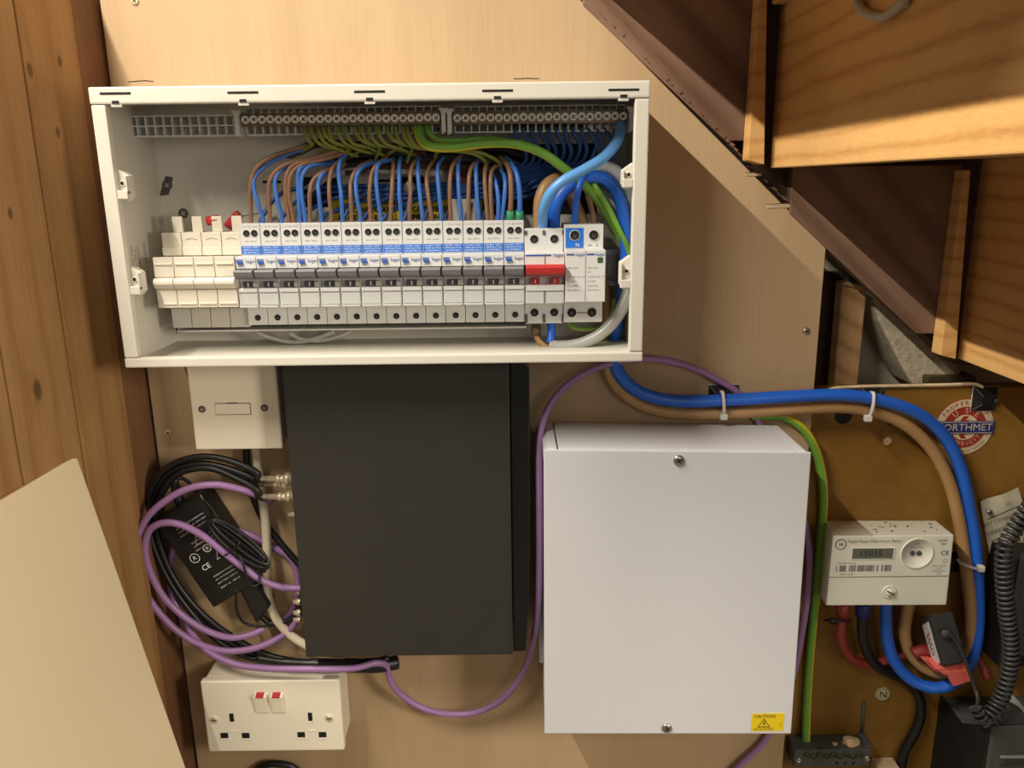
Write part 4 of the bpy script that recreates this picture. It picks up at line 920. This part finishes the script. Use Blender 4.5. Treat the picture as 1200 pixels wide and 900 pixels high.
MB().tube(px([(280, 650, -.054), (286, 664, -.056), (290, 680, -.056), (297, 687, -.054), (304, 683, -.052), (304, 672, -.048)]), .0013, 6).build('tail_end', M['blackcable'], bl)
MB().tube(px([(234, 578, -.030), (248, 596, -.036), (264, 618, -.040), (284, 634, -.044), (300, 648, -.044)]), .0014, 6).build('feed', M['blackcable'], bl)

# ------------------------------------------------------------------ white enclosure
we = empty('white_enclosure', (.15, 0, -.385), 'large white steel enclosure with two lid screws and a yellow caution sticker', 'enclosure')
q = [at(637, 527, -.09), at(951, 530, -.09), at(927, 860, -.09), at(638, 860, -.09)]
ix = lambda p, s, t: (p.x+s, p.z+t)
MB().pxz([ix(q[0], .002, -.003), ix(q[1], -.0015, -.0025), ix(q[2], -.0015, .0015), ix(q[3], .0015, .0015)], -.0875, -.0085).build('back_box', M['white'], we, bevel=.001)
MB().pxz([(q[3].x-.0028, q[3].z+.04), (q[3].x+.002, q[3].z+.04), (q[3].x+.002, q[3].z+.165), (q[3].x-.0028, q[3].z+.165)], -.03, -.0085).build('base_flange', M['white'], we, bevel=.0006)
MB().pxz([ix(p, 0, 0) for p in q], -.090, -.0878).build('lid', M['white'], we, bevel=.0012)
MB().pxz([ix(q[0], .0135, -.0012), ix(q[1], -.0125, -.0012), ix(q[1], -.0125, .0008), ix(q[0], .0135, .0008)], -.0879, -.0088).build('lid_flange', M['white'], we, bevel=.0006)
for (p0, s) in ((q[0], 1), (q[1], -1)):
    c = [ix(p0, .0006*s, -.016), ix(p0, .0006*s, -.004), ix(p0, .0045*s, .0006), ix(p0, .0122*s, .0006), ix(p0, .0122*s, -.016)]
    MB().pxz(c if s > 0 else c[::-1], -.0882, -.0088).build('corner_fold', M['white'], we, bevel=.0008)
for p in ((795.5, 539.5), (781.5, 853)):
    o, c = screw_head(at(*p, -.0901), .0052, we, 'metal', h=.0022); c.build('cross', M['hole'], o)
a, b_ = at(880, 857, -.0905), at(919.5, 836, -.0905)
cs = MB().box(a.x, b_.x, -.0904, -.0899, a.z, b_.z).build('caution_sticker', M['yellowlab'], we)
sw_, sh_ = b_.x-a.x, b_.z-a.z; tx = MB()
text(tx, 'CAUTION!', (a.x+sw_*.40, -.0906, b_.z-sh_*.16), .0052, fit=sw_*.66)
text(tx, 'HIGH VOLTAGE INSIDE', (a.x+sw_*.38, -.0906, a.z+sh_*.11), .0026, fit=sw_*.6)
text(tx, 'S1024', (a.x+sw_*.91, -.0906, a.z+sh_*.34), .0016, (0, 0, 1), (-1, 0, 0))
c0 = Vector((a.x+sw_*.385, -.0906, a.z+sh_*.44)); r3 = [c0+Vector((0, 0, sh_*.29)), c0+Vector((sh_*.32, 0, -sh_*.22)), c0+Vector((-sh_*.32, 0, -sh_*.22))]
for i in range(3):
    p0, p1 = r3[i], r3[(i+1) % 3]; tx.add([p0, p1, p1+(c0-p1)*.2, p0+(c0-p0)*.2], [(0, 1, 2, 3)])
bo = [(.02, .15), (-.06, -.02), (.0, -.02), (-.03, -.16), (.07, .02), (.01, .02), (.06, .15)]
tx.add([c0+Vector((x*sh_, 0, z*sh_)) for x, z in bo], [tuple(range(7))])
tx.build('lettering', M['blackprint'], cs)

# ------------------------------------------------------------------ tie bases and ties
def tie_base(c, y, s, label, pyr=True, name='tie_base'):
    r = empty(name, (c.x, y, c.z), label, 'cable tie base', 'black adhesive tie bases')
    MB().box(c.x-s, c.x+s, y-.0012, y-.0002, c.z-s, c.z+s).build('pad', M['tie'] if pyr else M['black'], r)
    h = s*.42
    MB().hexa([(c.x-s, y-.0013, c.z-s), (c.x+s, y-.0013, c.z-s), (c.x+s, y-.0013, c.z+s), (c.x-s, y-.0013, c.z+s)], [(c.x-h, y-.007, c.z-h*.8), (c.x+h, y-.007, c.z-h*.8), (c.x+h, y-.007, c.z+h*.8), (c.x-h, y-.007, c.z+h*.8)]).build('base', M['black'], r, bevel=.0006)
    for sx_ in (-1, 1):
        for sz_ in (-1, 1):
            MB().prism([(c.x+sx_*s*.92, y-.0016, c.z+sz_*s*.84), (c.x+sx_*s*.84, y-.0016, c.z+sz_*s*.92), (c.x+sx_*h*.9, y-.0075, c.z+sz_*h*.8), (c.x+sx_*h, y-.0075, c.z+sz_*h*.7)], (0, -.0008, 0)).build('rib', M['dustgrey'], r)
    o = MB().lathe((c.x+s*.75, y-.004, c.z-s*.1), (0, -1, 0), [(s*.2, 0), (s*.2, .001), (s*.1, .0014), (0, .0012)], 10).build('lug', M['dustgrey'], r)
    return r
tie_base(at(847, 468, 0), 0, .0155, 'black cable tie base on the plywood behind the blue cable')
tie_base(at(1020, 466, .014), .014, .0125, 'black cable tie base at the top edge of the meter board')
tie_base(at(1153, 467, .014), .014, .0130, 'black cable tie base with white backing beside the round emblem')
tie_base(at(1119, 657, .014), .014, .0125, 'black cable tie base on the meter board at the meter right side')
def strap(c0, c1, y0, label, hor=False, head=None):
    r = empty('cable_tie', head, label, 'cable tie', 'white cable ties')
    d = (c1-c0); n = Vector((0, -1, 0)); m_ = (c0+c1)/2
    MB().tube([c0+Vector((0, .008, 0)), c0, m_+Vector((0, -.0035, 0)), c1, c1+Vector((0, .008, 0))], .0017, 8, flat=.6).build('strap', M['tie'], r)
    h = Vector(head); MB().box(h.x-.0035, h.x+.0035, h.y-.003, h.y+.003, h.z-.0032, h.z+.0032).build('head', M['tie'], r, bevel=.001)
strap(at(847, 461, -.0235), at(848, 489, -.0175), -.03, 'white cable tie gripping both thick cables above the white enclosure', head=at(848, 488, -.019))
strap(at(1024, 462, -.017), at(1018, 490, -.012), -.02, 'white cable tie gripping both thick cables on the meter board top', head=at(1017, 490, -.013))
strap(at(1127, 660, -.012), at(1150, 667, -.0125), -.02, 'white cable tie gripping both thick cables right of the meter', head=at(1149, 666, -.0135))

# earth conductor outside
stripecable('earth_conductor', [(880, 488, -.003), (905, 487, -.003), (924, 491, -.004), (942, 504, -.004), (955, 525, -.002), (963, 555, .004), (965, 590, .008), (961, 640, .008), (956, 700, .008), (950, 760, .008), (946, 820, .008), (944, 878, .004)], .0046, 'green and yellow conductor hanging down right of the white enclosure', twist=.0)

cable('black_cable', px([(296, 912, -.006), (304, 900, -.008), (318, 895, -.010), (338, 897, -.010), (350, 905, -.008), (353, 918, -.006)]), .0040, M['blackcable'], 'black cable loop just showing at the bottom edge below the twin socket')
# ------------------------------------------------------------------ electricity meter
me_ = empty('electricity_meter', at(1040, 660, .0), 'ivory electricity meter with a small grey display showing digits', 'meter')
f4 = [at(976.5, 628, -.052), at(1118, 627, -.052), at(1109, 709, -.052), at(968, 709.5, -.052)]
b4 = [at(967, 610, .0137), at(1097, 610, .0137), None, at(959.5, 697.5, .0137)]; b4[2] = Vector((b4[1].x, .0137, b4[3].z))
MB().hexa(f4, b4).build('case', M['meter'], me_, bevel=.0012)
FX = lambda c, r: at(c, r, -.0522)
a, b_ = FX(968.5, 676.5), FX(1113, 675.5); MB().box(a.x+.0015, b_.x-.0015, -.0524, -.0519, a.z-.0003, a.z+.0003).build('cover_line', M['greyprint'], me_)
MB().box(a.x+.0015, a.x+.0021, -.0524, -.0519, FX(968, 707).z, a.z).build('cover_line', M['greyprint'], me_)
a, b_ = FX(998, 654.5), FX(1047, 642); d_ = MB().box(a.x-.0008, b_.x+.0018, -.0528, -.0519, a.z-.0012, b_.z+.0006).build('display_frame', M['meter'], me_, bevel=.0004)
l_ = MB().box(a.x, b_.x, -.0530, -.0526, a.z, b_.z).build('display', M['lcd'], me_)
tx = MB(); text(tx, '15035', ((a.x*.55+b_.x*.45), -.0532, (a.z+b_.z)/2), .0092, fit=(b_.x-a.x)*.52); tx.build('digits', M['blackprint'], l_)
c0 = FX(1074.5, 648.5); MB().lathe((c0.x, -.0519, c0.z), (0, -1, 0), [(.0162, 0), (.0160, .0011), (.0155, .0011), (.0153, .0005), (0, .0005)], 32).build('optical_port', M['meter'], me_)
for (c, r) in ((1069, 648), (1076.5, 648)): MB().cyl(FX(c, r), (0, -1, 0), .0026, .0009, 14).build('port_eye', M['darkgrey'], me_)
pr = MB(); bk = MB()
z_ = FX(1000, 634.5).z; text(pr, 'Single Phase Watt Hour Meter', (FX(1025, 634).x, -.0525, z_), .0044, fit=.053)
ring(bk, FX(985.5, 638)+Vector((0, -.0002, 0)), .0056, .0008, 0); text(bk, '08', FX(985.5, 638)+Vector((0, -.0003, 0)), .0044)
text(bk, 'CE', FX(1107, 648)+Vector((0, -.0003, 0)), .0068); ring(bk, FX(1107.5, 657)+Vector((0, -.0002, 0)), .0026, .0005, 0, 4)
text(bk, 'Landis', FX(1105, 633)+Vector((0, -.0003, 0)), .0036); text(bk, 'Gyr', FX(1106, 637)+Vector((0, -.0003, 0)), .0036)
for k in range(34):
    x = FX(980, 666).x+(FX(1044, 666).x-FX(980, 666).x)*k/34
    if random.random() < .8: pr.box(x, x+random.choice((.0007, .0012, .0015)), -.0525, -.0520, FX(1000, 669.5).z, FX(1000, 662.5).z)
text(pr, '230V 50Hz 20-100A', FX(992, 660)+Vector((0, -.0003, 0)), .0022); text(pr, 'S02C 12345', FX(992, 673)+Vector((0, -.0003, 0)), .0026)
for k, s_ in enumerate(('1000 imp/kWh', 'Class 2', 'BS EN 62053', '2002')): text(pr, s_, FX(1100, 663+3*k)+Vector((0, -.0003, 0)), .0024)
text(pr, 'LED', FX(1074, 637)+Vector((0, -.0008, 0)), .0026); text(pr, 'PULSE OUTPUT', FX(1074, 641)+Vector((0, -.0008, 0)), .002)
pr.build('grey_lettering', M['greyprint'], me_); bk.build('black_lettering', M['darkgrey'], me_)
p = FX(1042, 693.5); o = MB().lathe(p, (0, -1, 0), [(.0072, -.0005), (.0070, .0010), (.0058, .0012), (.0052, .0004), (.004, .0004), (.004, .003), (0, .0032)], 18).build('seal_screw', M['meter'], me_)
MB().prism([p+Vector((x, -.0033, z)) for x, z in ((-.004, .002), (.0035, -.003), (.0045, -.0018), (-.003, .0032))], (0, .0006, 0)).build('slot', M['brass'], o)
cr = MB()
for k in range(26):
    u, v_ = random.random(), random.random()
    t0 = f4[0].lerp(f4[1], .2+.75*u); t1 = b4[0].lerp(b4[1], .2+.75*u); c0 = t0.lerp(t1, .15+.8*v_); s_ = random.uniform(.0003, .0010)
    cr.box(c0.x-s_, c0.x+s_*1.3, c0.y-s_, c0.y+s_, c0.z-.0004, c0.z+s_*.8)
o = cr.build('dust_crumbs', M['crumb'], me_); o['kind'] = 'stuff'

# meter leads
rc = cable('red_lead', px([(987, 700, -.02), (987, 720, -.016), (985, 742, -.012), (991, 763, -.006), (1006, 776, 0), (1030, 776, .004), (1056, 768, .004), (1082, 765, .002)]), .0052, M['redcable'], 'red cable leaving the meter at its lower left corner')
MB().tube(px([(987, 706, -.019), (987, 724, -.0155)]), .0068, 12, sub=1).build('sleeve', M['redcable'], rc)
MB().tube(px([(966, 727, -.012), (975, 727, -.02), (988, 728, -.024), (996, 727, -.016)]), .0014, 6).build('black_tie', M['black'], rc)
MB().lathe(at(975, 727, -.019), (0, -1, 0), [(.004, 0), (.004, .003), (0, .004)], 8).build('tie_head', M['black'], rc)
bc = cable('black_cable', px([(1012, 700, -.02), (1011, 722, -.016), (1011, 745, -.012), (1017, 766, -.006), (1030, 782, 0), (1050, 792, .006), (1068, 802, .006), (1078, 820, .006), (1078, 842, .006), (1070, 862, .006), (1059, 882, .006), (1055, 905, .006)]), .0056, M['blackcable'], 'black cable leaving the meter beside the red one and dropping down')
MB().tube(px([(1011, 706, -.019), (1011, 721, -.016)]), .0075, 12, sub=1).build('blue_sleeve', mat('dark blue sleeve', (30, 40, 110), .5), bc)

# current sensor clamp
ct = empty('current_clamp', at(1110, 760, -.035), 'dark grey current sensor clamp with a white label and coral red clip', 'current clamp')
cf = [at(1090, 720, -.050), at(1116, 717, -.050), at(1134, 775, -.050), at(1107, 780, -.050)]
cb = [at(1078, 728, -.020), at(1110, 722, -.020), at(1126, 778, -.020), at(1094, 785, -.020)]
MB().hexa(cf, cb).build('body', M['dustclamp'], ct, bevel=.0014)
fl4 = lambda u, v_: (cf[0].lerp(cf[3], v_)).lerp(cb[0].lerp(cb[3], v_), u)
nrm = (cf[3]-cf[0]).cross(cb[0]-cf[0]).normalized(); nrm = nrm if nrm.x < 0 else -nrm
lq = [fl4(.28, .10)+nrm*.0006, fl4(.86, .10)+nrm*.0006, fl4(.86, .92)+nrm*.0006, fl4(.28, .92)+nrm*.0006]
la = MB().prism(lq, -nrm*.0005).build('label', M['whiteprint'], ct)
tx = MB(); up_ = (cf[0].lerp(cf[3], .5)-cb[0].lerp(cb[3], .5)).normalized(); rt_ = (cf[3]-cf[0]).normalized()
text(tx, 'OWL', fl4(.57, .5)+nrm*.0009, .0165, -rt_, -up_, fit=.030); tx.build('lettering', M['redprint'], la)
MB().lathe(at(1107, 741, -.050), (.25, -1, -.5), [(.006, 0), (.0055, .004), (.003, .006), (0, .006)], 12).build('cable_boss', M['dustclamp'], ct)
t4 = [at(1108, 787, -.046), at(1134.5, 785, -.046), at(1140, 798, -.046), at(1118, 805, -.046)]
MB().prism(t4, (0, .008, 0)).build('clip_tongue', M['coral'], ct, bevel=.0012)
t5 = [at(1096, 784, -.044), at(1131, 777, -.044), at(1134, 786, -.044), at(1108, 792, -.044)]
MB().prism(t5, (0, .020, 0)).build('clip_body', M['coral'], ct, bevel=.001)
t6 = [at(1080, 772, -.028), at(1092, 773, -.028), at(1108, 792, -.028), at(1094, 786, -.028)]
MB().prism(t6, (0, .010, 0)).build('clip_jaw', M['coral'], ct, bevel=.001)
t7 = px([(1070, 766, -.018), (1080, 762, -.018), (1092, 762, -.018)]); MB().tube(t7, .006, 10).build('ferrite_core', M['redcable'], ct)
MB().tube(px([(1108, 742, -.055), (1118, 748, -.056), (1128, 766, -.056), (1136, 788, -.056), (1143, 808, -.058), (1146, 820, -.066), (1144, 830, -.076)]), .0019, 8).build('lead', M['coil'], ct)

# emblem on the meter board
ec = at(1130, 500.5, .0139); ER = .0298
em = empty('round_emblem', (ec.x, .014, ec.z), 'round cream and red emblem with a blue name bar on the meter board', 'emblem')
def disc(r, y, m, n, name):
    return MB().cyl((ec.x, y, ec.z), (0, -1, 0), r, .00025, 48, smooth=False).build(name, m, em)
disc(ER+.0007, .0139, M['stickerred'], 48, 'rim'); disc(ER, .0136, M['sticker'], 48, 'outer_ring'); disc(ER*.745, .0133, M['stickerred'], 48, 'red_ring'); disc(ER*.46, .0130, M['sticker'], 40, 'centre_disc')
tx = MB(); arc_text(tx, 'THE PROPERTY OF THE', (ec.x, ec.z), ER*.87, .0062, math.radians(194), math.radians(-10), .0131); 
arc_text(tx, 'NOT TO BE REMOVED', (ec.x, ec.z), ER*.88, .0030, math.radians(250), math.radians(325), .0131, True)
tx.build('outer_lettering', M['stickerred'], em)
tx = MB(); arc_text(tx, 'USE', (ec.x, ec.z), ER*.60, .0080, math.radians(128), math.radians(52), .0128); arc_text(tx, 'ELECTRICITY', (ec.x, ec.z), ER*.60, .0062, math.radians(200), math.radians(340), .0128, True)
tx.build('ring_lettering', M['sticker'], em)
tx = MB()
for s_ in (1, -1):
    bo = [(-.10, .40), (-.22, .20), (-.06, .24), (-.14, .06), (.14, .28), (0, .26), (.10, .42)]
    tx.add([(ec.x+x*ER, .0127, ec.z+s_*z*ER) for x, z in bo], [tuple(range(7))])
tx.build('lightning_bolts', M['stickerred'], em)
bh = ER*.235
nb_ = MB().box(ec.x-ER*1.10, ec.x+ER*1.00, .0122, .0127, ec.z-bh, ec.z+bh).build('name_bar', M['stickerblue'], em)
tx = MB(); text(tx, 'NORTHMET', (ec.x-ER*.05, .0120, ec.z), .0105, fit=ER*1.95); 
for s_ in (1, -1): tx.box(ec.x-ER*1.04, ec.x+ER*.95, .0119, .0121, ec.z+s_*bh*.84-.0003, ec.z+s_*bh*.84+.0003)
tx.build('bar_lettering', M['sticker'], nb_)

# paper tag
pt = empty('paper_tag', at(1180, 620, .012), 'creased printed paper tag pinned to the meter board beside the blue cable', 'paper tag')
pc = [at(1149, 588, .010), at(1194, 572, .004), at(1222, 668, .006), at(1170, 706, .011)]
g = MB(); vs = []; N_ = 6
for i in range(N_+1):
    for j in range(N_+1):
        p = pc[0].lerp(pc[1], j/N_).lerp(pc[3].lerp(pc[2], j/N_), i/N_); p.y += .0012*math.sin(j*1.3+i*.9); vs.append(p)
fs_ = [(i*(N_+1)+j, i*(N_+1)+j+1, (i+1)*(N_+1)+j+1, (i+1)*(N_+1)+j) for i in range(N_) for j in range(N_)]
g.add(vs+[v+Vector((0, .0006, 0)) for v in vs], fs_+[tuple(k+len(vs) for k in f) for f in fs_], 0, True); g.build('sheet', M['paper'], pt)
rv2 = (pc[1]-pc[0]).normalized(); dv2 = (pc[3]-pc[0]).normalized(); tx = MB()
Pp = lambda u, v_: pc[0].lerp(pc[1], u).lerp(pc[3].lerp(pc[2], u), v_)+Vector((0, -.0032, 0))
text(tx, 'CL', Pp(.62, .10), .0055, rv2, -dv2)
text(tx, 'TEST CONNECTED &', Pp(.52, .235), .0058, rv2, -dv2); text(tx, 'CORRECT POLARITY', Pp(.52, .33), .0058, rv2, -dv2)
text(tx, 'DATE TESTED', Pp(.42, .665), .0052, rv2, -dv2)
for (u0, v0, u1, v1) in ((.05, .17, .95, .17), (.05, .39, .95, .39), (.95, .17, .95, .39), (.05, .46, .95, .46), (.05, .60, .95, .60), (.05, .73, .9, .73)):
    A_, B_ = Pp(u0, v0), Pp(u1, v1); n_ = (B_-A_).normalized().cross(Vector((0, 1, 0)))*.0006
    tx.add([A_-n_, B_-n_, B_+n_, A_+n_], [(0, 1, 2, 3)])
tx.build('print', M['blackprint'], pt)
MB().tube([Pp(.12+.06*k, .53+.035*(-1)**k*(1+.4*math.sin(k*2.1))) for k in range(13)], .0004, 5, sub=3).build('handwriting', M['blackprint'], pt)
screw_head(Pp(.14, .11), .003, pt, 'metal')[1].build('cross', M['hole'], pt)

# N disc
nd = empty('letter_disc', at(1034.5, 813.5, .0135), 'small round ivory disc with a black letter N on the meter board', 'disc')
p = at(1034.5, 813.5, .0139); MB().lathe(p, (0, -1, 0), [(.0088, 0), (.0088, .0008), (.0082, .0011), (0, .0011)], 24).build('disc', M['disc'], nd)
tx = MB(); text(tx, 'N', p+Vector((0, -.0013, 0)), .0118); ring(tx, p+Vector((0, -.0012, 0)), .0083, .0006, 0); tx.build('lettering', M['blackprint'], nd)

# earth block at the bottom
eb_ = empty('earth_block', at(976, 884, 0), 'dusty brass earth terminal block with slotted screws at the bottom edge', 'terminal block')
a, b_ = at(930, 899, -.012), at(1022, 878, -.012)
MB().box(a.x, b_.x, -.012, .0135, a.z, b_.z).build('block', M['dustgrey'], eb_, bevel=.0012)
MB().pxz([(b_.x-.008, a.z-.003), (b_.x+.001, a.z-.002), (b_.x+.001, b_.z+.004), (b_.x-.006, b_.z+.002)], -.010, .0135).build('end_lug', M['dustgrey'], eb_, bevel=.001)
for (c, r) in ((936, 891), (1016.5, 889)):
    o = MB().lathe(at(c, r, -.0121), (0, -1, 0), [(.0032, 0), (.003, .001), (.0015, .001), (.0013, .0003), (0, .0003)], 14).build('fixing_screw', M['metal'], eb_)
for k in range(9):
    c = 945+k*7.8; p = at(c, 884+2*(k % 2), -.0121); o = MB().lathe(p, (0, -1, 0), [(.0034, 0), (.0032, .0015), (.0028, .0018), (0, .0018)], 12).build('screw', M['oldbrass'], eb_)
    MB().prism([p+Vector((x*.0028, -.0019, z*.0028)) for x, z in ((-.7, -.35), (.7, .2), (.7, .45), (-.7, -.1))], (0, .0004, 0)).build('slot', M['hole'], o)
for k in range(3): MB().cyl(at(981+9.5*k, 894, -.0121), (0, -1, 0), .0016, .0003, 10).build('hole', M['hole'], eb_)
def chunk(name, c, s, m, label, sq=(1, 1, 1), cat='rubble'):
    b = bmesh.new(); bmesh.ops.create_icosphere(b, subdivisions=2, radius=1); random.seed(5)
    v = [Vector((x.co.x*sq[0], x.co.y*sq[1], x.co.z*sq[2]))*s*random.uniform(.8, 1.15)+c for x in b.verts]; f = [tuple(x.index for x in y.verts) for y in b.faces]; b.free()
    o = MB().add(v, f).build(name, m, bevel=0); tag(o, label, cat); return o
chunk('plaster_lump', at(997, 869.5, -.002), .0085, M['stone'], 'pale lump of plaster lying on top of the earth block', (1.1, .9, .75))
chunk('plaster_crumb', at(978, 872, -.003), .003, M['stone'], 'tiny crumb of plaster lying on top of the earth block', (1, 1, .8))
bx = MB(); p = at(1040, 897, 0); bx.box(p.x-.012, p.x+.012, -.004, .0135, p.z-.03, p.z); tag(bx.build('small_clip', M['stone'], bevel=.001), 'pale clip just showing at the bottom edge beside the black cable', 'clip')

# dusty service cut-out at the bottom right
x0 = at(1094, 870, .0135).x; yF = -.075
co = empty('service_cutout', (x0+.06, 0, ZB), 'large dusty dark service cut-out box in the bottom right corner', 'cut-out')
zt_ = at(1160, 850, yF).z; zs = at(1104, 814, .0135).z
MB().prism([(x0, y, z) for y, z in ((.0135, ZB+.01), (.0135, zs), (-.03, zs-.004), (yF, zt_), (yF, ZB+.01))], (.002, 0, 0)).build('shaded_side', M['dustblack'], co, bevel=.0008)  # thin black plate puts the shade of this side into colour
MB().prism([(x0+.0022, y, z) for y, z in ((.0135, ZB+.012), (.0135, zs-.002), (-.03, zs-.006), (yF, zt_), (yF, ZB+.012))], (.12, 0, 0)).build('body', M['dustgrey'], co, bevel=.004)
a, b_ = at(1172, 897, yF-.003), at(1194, 888, yF-.003)
MB().box(a.x, b_.x+.01, yF-.0035, yF, b_.z-.0008, b_.z+.0008).build('ridge', M['greyprint'], co, bevel=.0004)
MB().box(a.x, b_.x+.01, yF-.0022, yF, a.z-.0006, a.z+.0006).build('ridge', M['dustclamp'], co, bevel=.0003)
MB().prism([at(1160, 845, -.06), at(1176, 818, -.05), at(1192, 826, -.05), at(1200, 860, -.06), at(1176, 866, -.06)], (0, -.012, 0)).build('gland_plate', M['dustgrey'], co, bevel=.002)
for k in range(6):
    p = at(1166+2.4*k, 838-4.6*k, -.074); MB().box(p.x-.004, p.x+.004, -.075, -.072, p.z-.0009, p.z+.0009).build('rib', M['greyprint'], co, bevel=.0003)
# black box at the right edge
bb = MB(); a = at(1163, 775, -.02); b_ = at(1163, 650, -.02)
bx_ = empty('black_device', (a.x+.05, .0, a.z), 'black box device on the meter board at the right frame edge', 'device')
MB().box(a.x, a.x+.10, -.030, .0135, a.z, b_.z).build('body', M['dustblack'], bx_, bevel=.002)
p0, p1 = at(1187, 770, -.045), at(1187, 655, -.045)
MB().box(p0.x, p0.x+.08, -.045, -.0302, p0.z, p1.z).build('raised_front', M['dustclamp'], bx_, bevel=.003)
# coiled lead over the black box
cc = px([(1212, 588, -.075), (1200, 604, -.075), (1188, 622, -.075), (1178, 642, -.075), (1176, 662, -.075), (1177, 690, -.075), (1180, 720, -.075), (1184, 748, -.075), (1184, 775, -.075), (1179, 800, -.075), (1170, 824, -.075), (1156, 842, -.078)])
P = smooth_path(cc, 24); fr = frames(P); hel = []; acc = 0; prev = P[0]
for (p, u, v_) in fr:
    acc += (p-prev).length; prev = p; a_ = acc/.0053*2*math.pi
    hel.append((p, u, v_, acc))
tot = hel[-1][3]; turns = int(tot/.0056); res = []
j = 0; n_ = turns*11
for k in range(n_+1):
    s_ = tot*k/n_
    while j < len(hel)-2 and hel[j+1][3] < s_: j += 1
    p, u, v_, a0 = hel[j]; p2 = hel[j+1][0]; t_ = (s_-a0)/max(1e-9, hel[j+1][3]-a0); a_ = k/11*2*math.pi
    res.append(p.lerp(p2, min(1, t_))+(u*math.cos(a_)+v_*math.sin(a_))*.0066)
o = MB().tube(res, .0019, 6, sub=1).build('coiled_lead', M['coil']); tag(o, 'grey black coiled lead hanging over the black device at the right', 'lead')
lp = [at(1142+7*math.cos(t)+.55*t, 827+3.4*math.sin(t)+1.05*t, -.078-.006*math.sin(t+1.2)) for t in [i*2*math.pi/12 for i in range(40)]]
o = MB().tube(lp, .0018, 7, sub=2).build('sensor_lead_coil', M['coil']); tag(o, 'small coil of grey lead ending on the dusty cut-out', 'lead')
o = MB().tube(px([(1176, 812, -.04), (1188, 822, -.045), (1202, 838, -.05)]), .0045, 10).build('stone_coloured_lead', M['greysheath']); tag(o, 'short dusty grey lead end beside the coiled lead', 'lead')
rr_ = cable('red_stub', px([(1146, 768, .0), (1152, 782, -.004), (1157, 796, -.01)]), .004, M['redcable'], 'short dusty red cable end above the cut-out')

for o in bpy.data.objects:
    n = o.name.split('.')[0]
    if o.type == 'MESH' and (n.endswith('lettering') or n.endswith('print') or n == 'lightning_bolts'): o['kind'] = 'stuff'
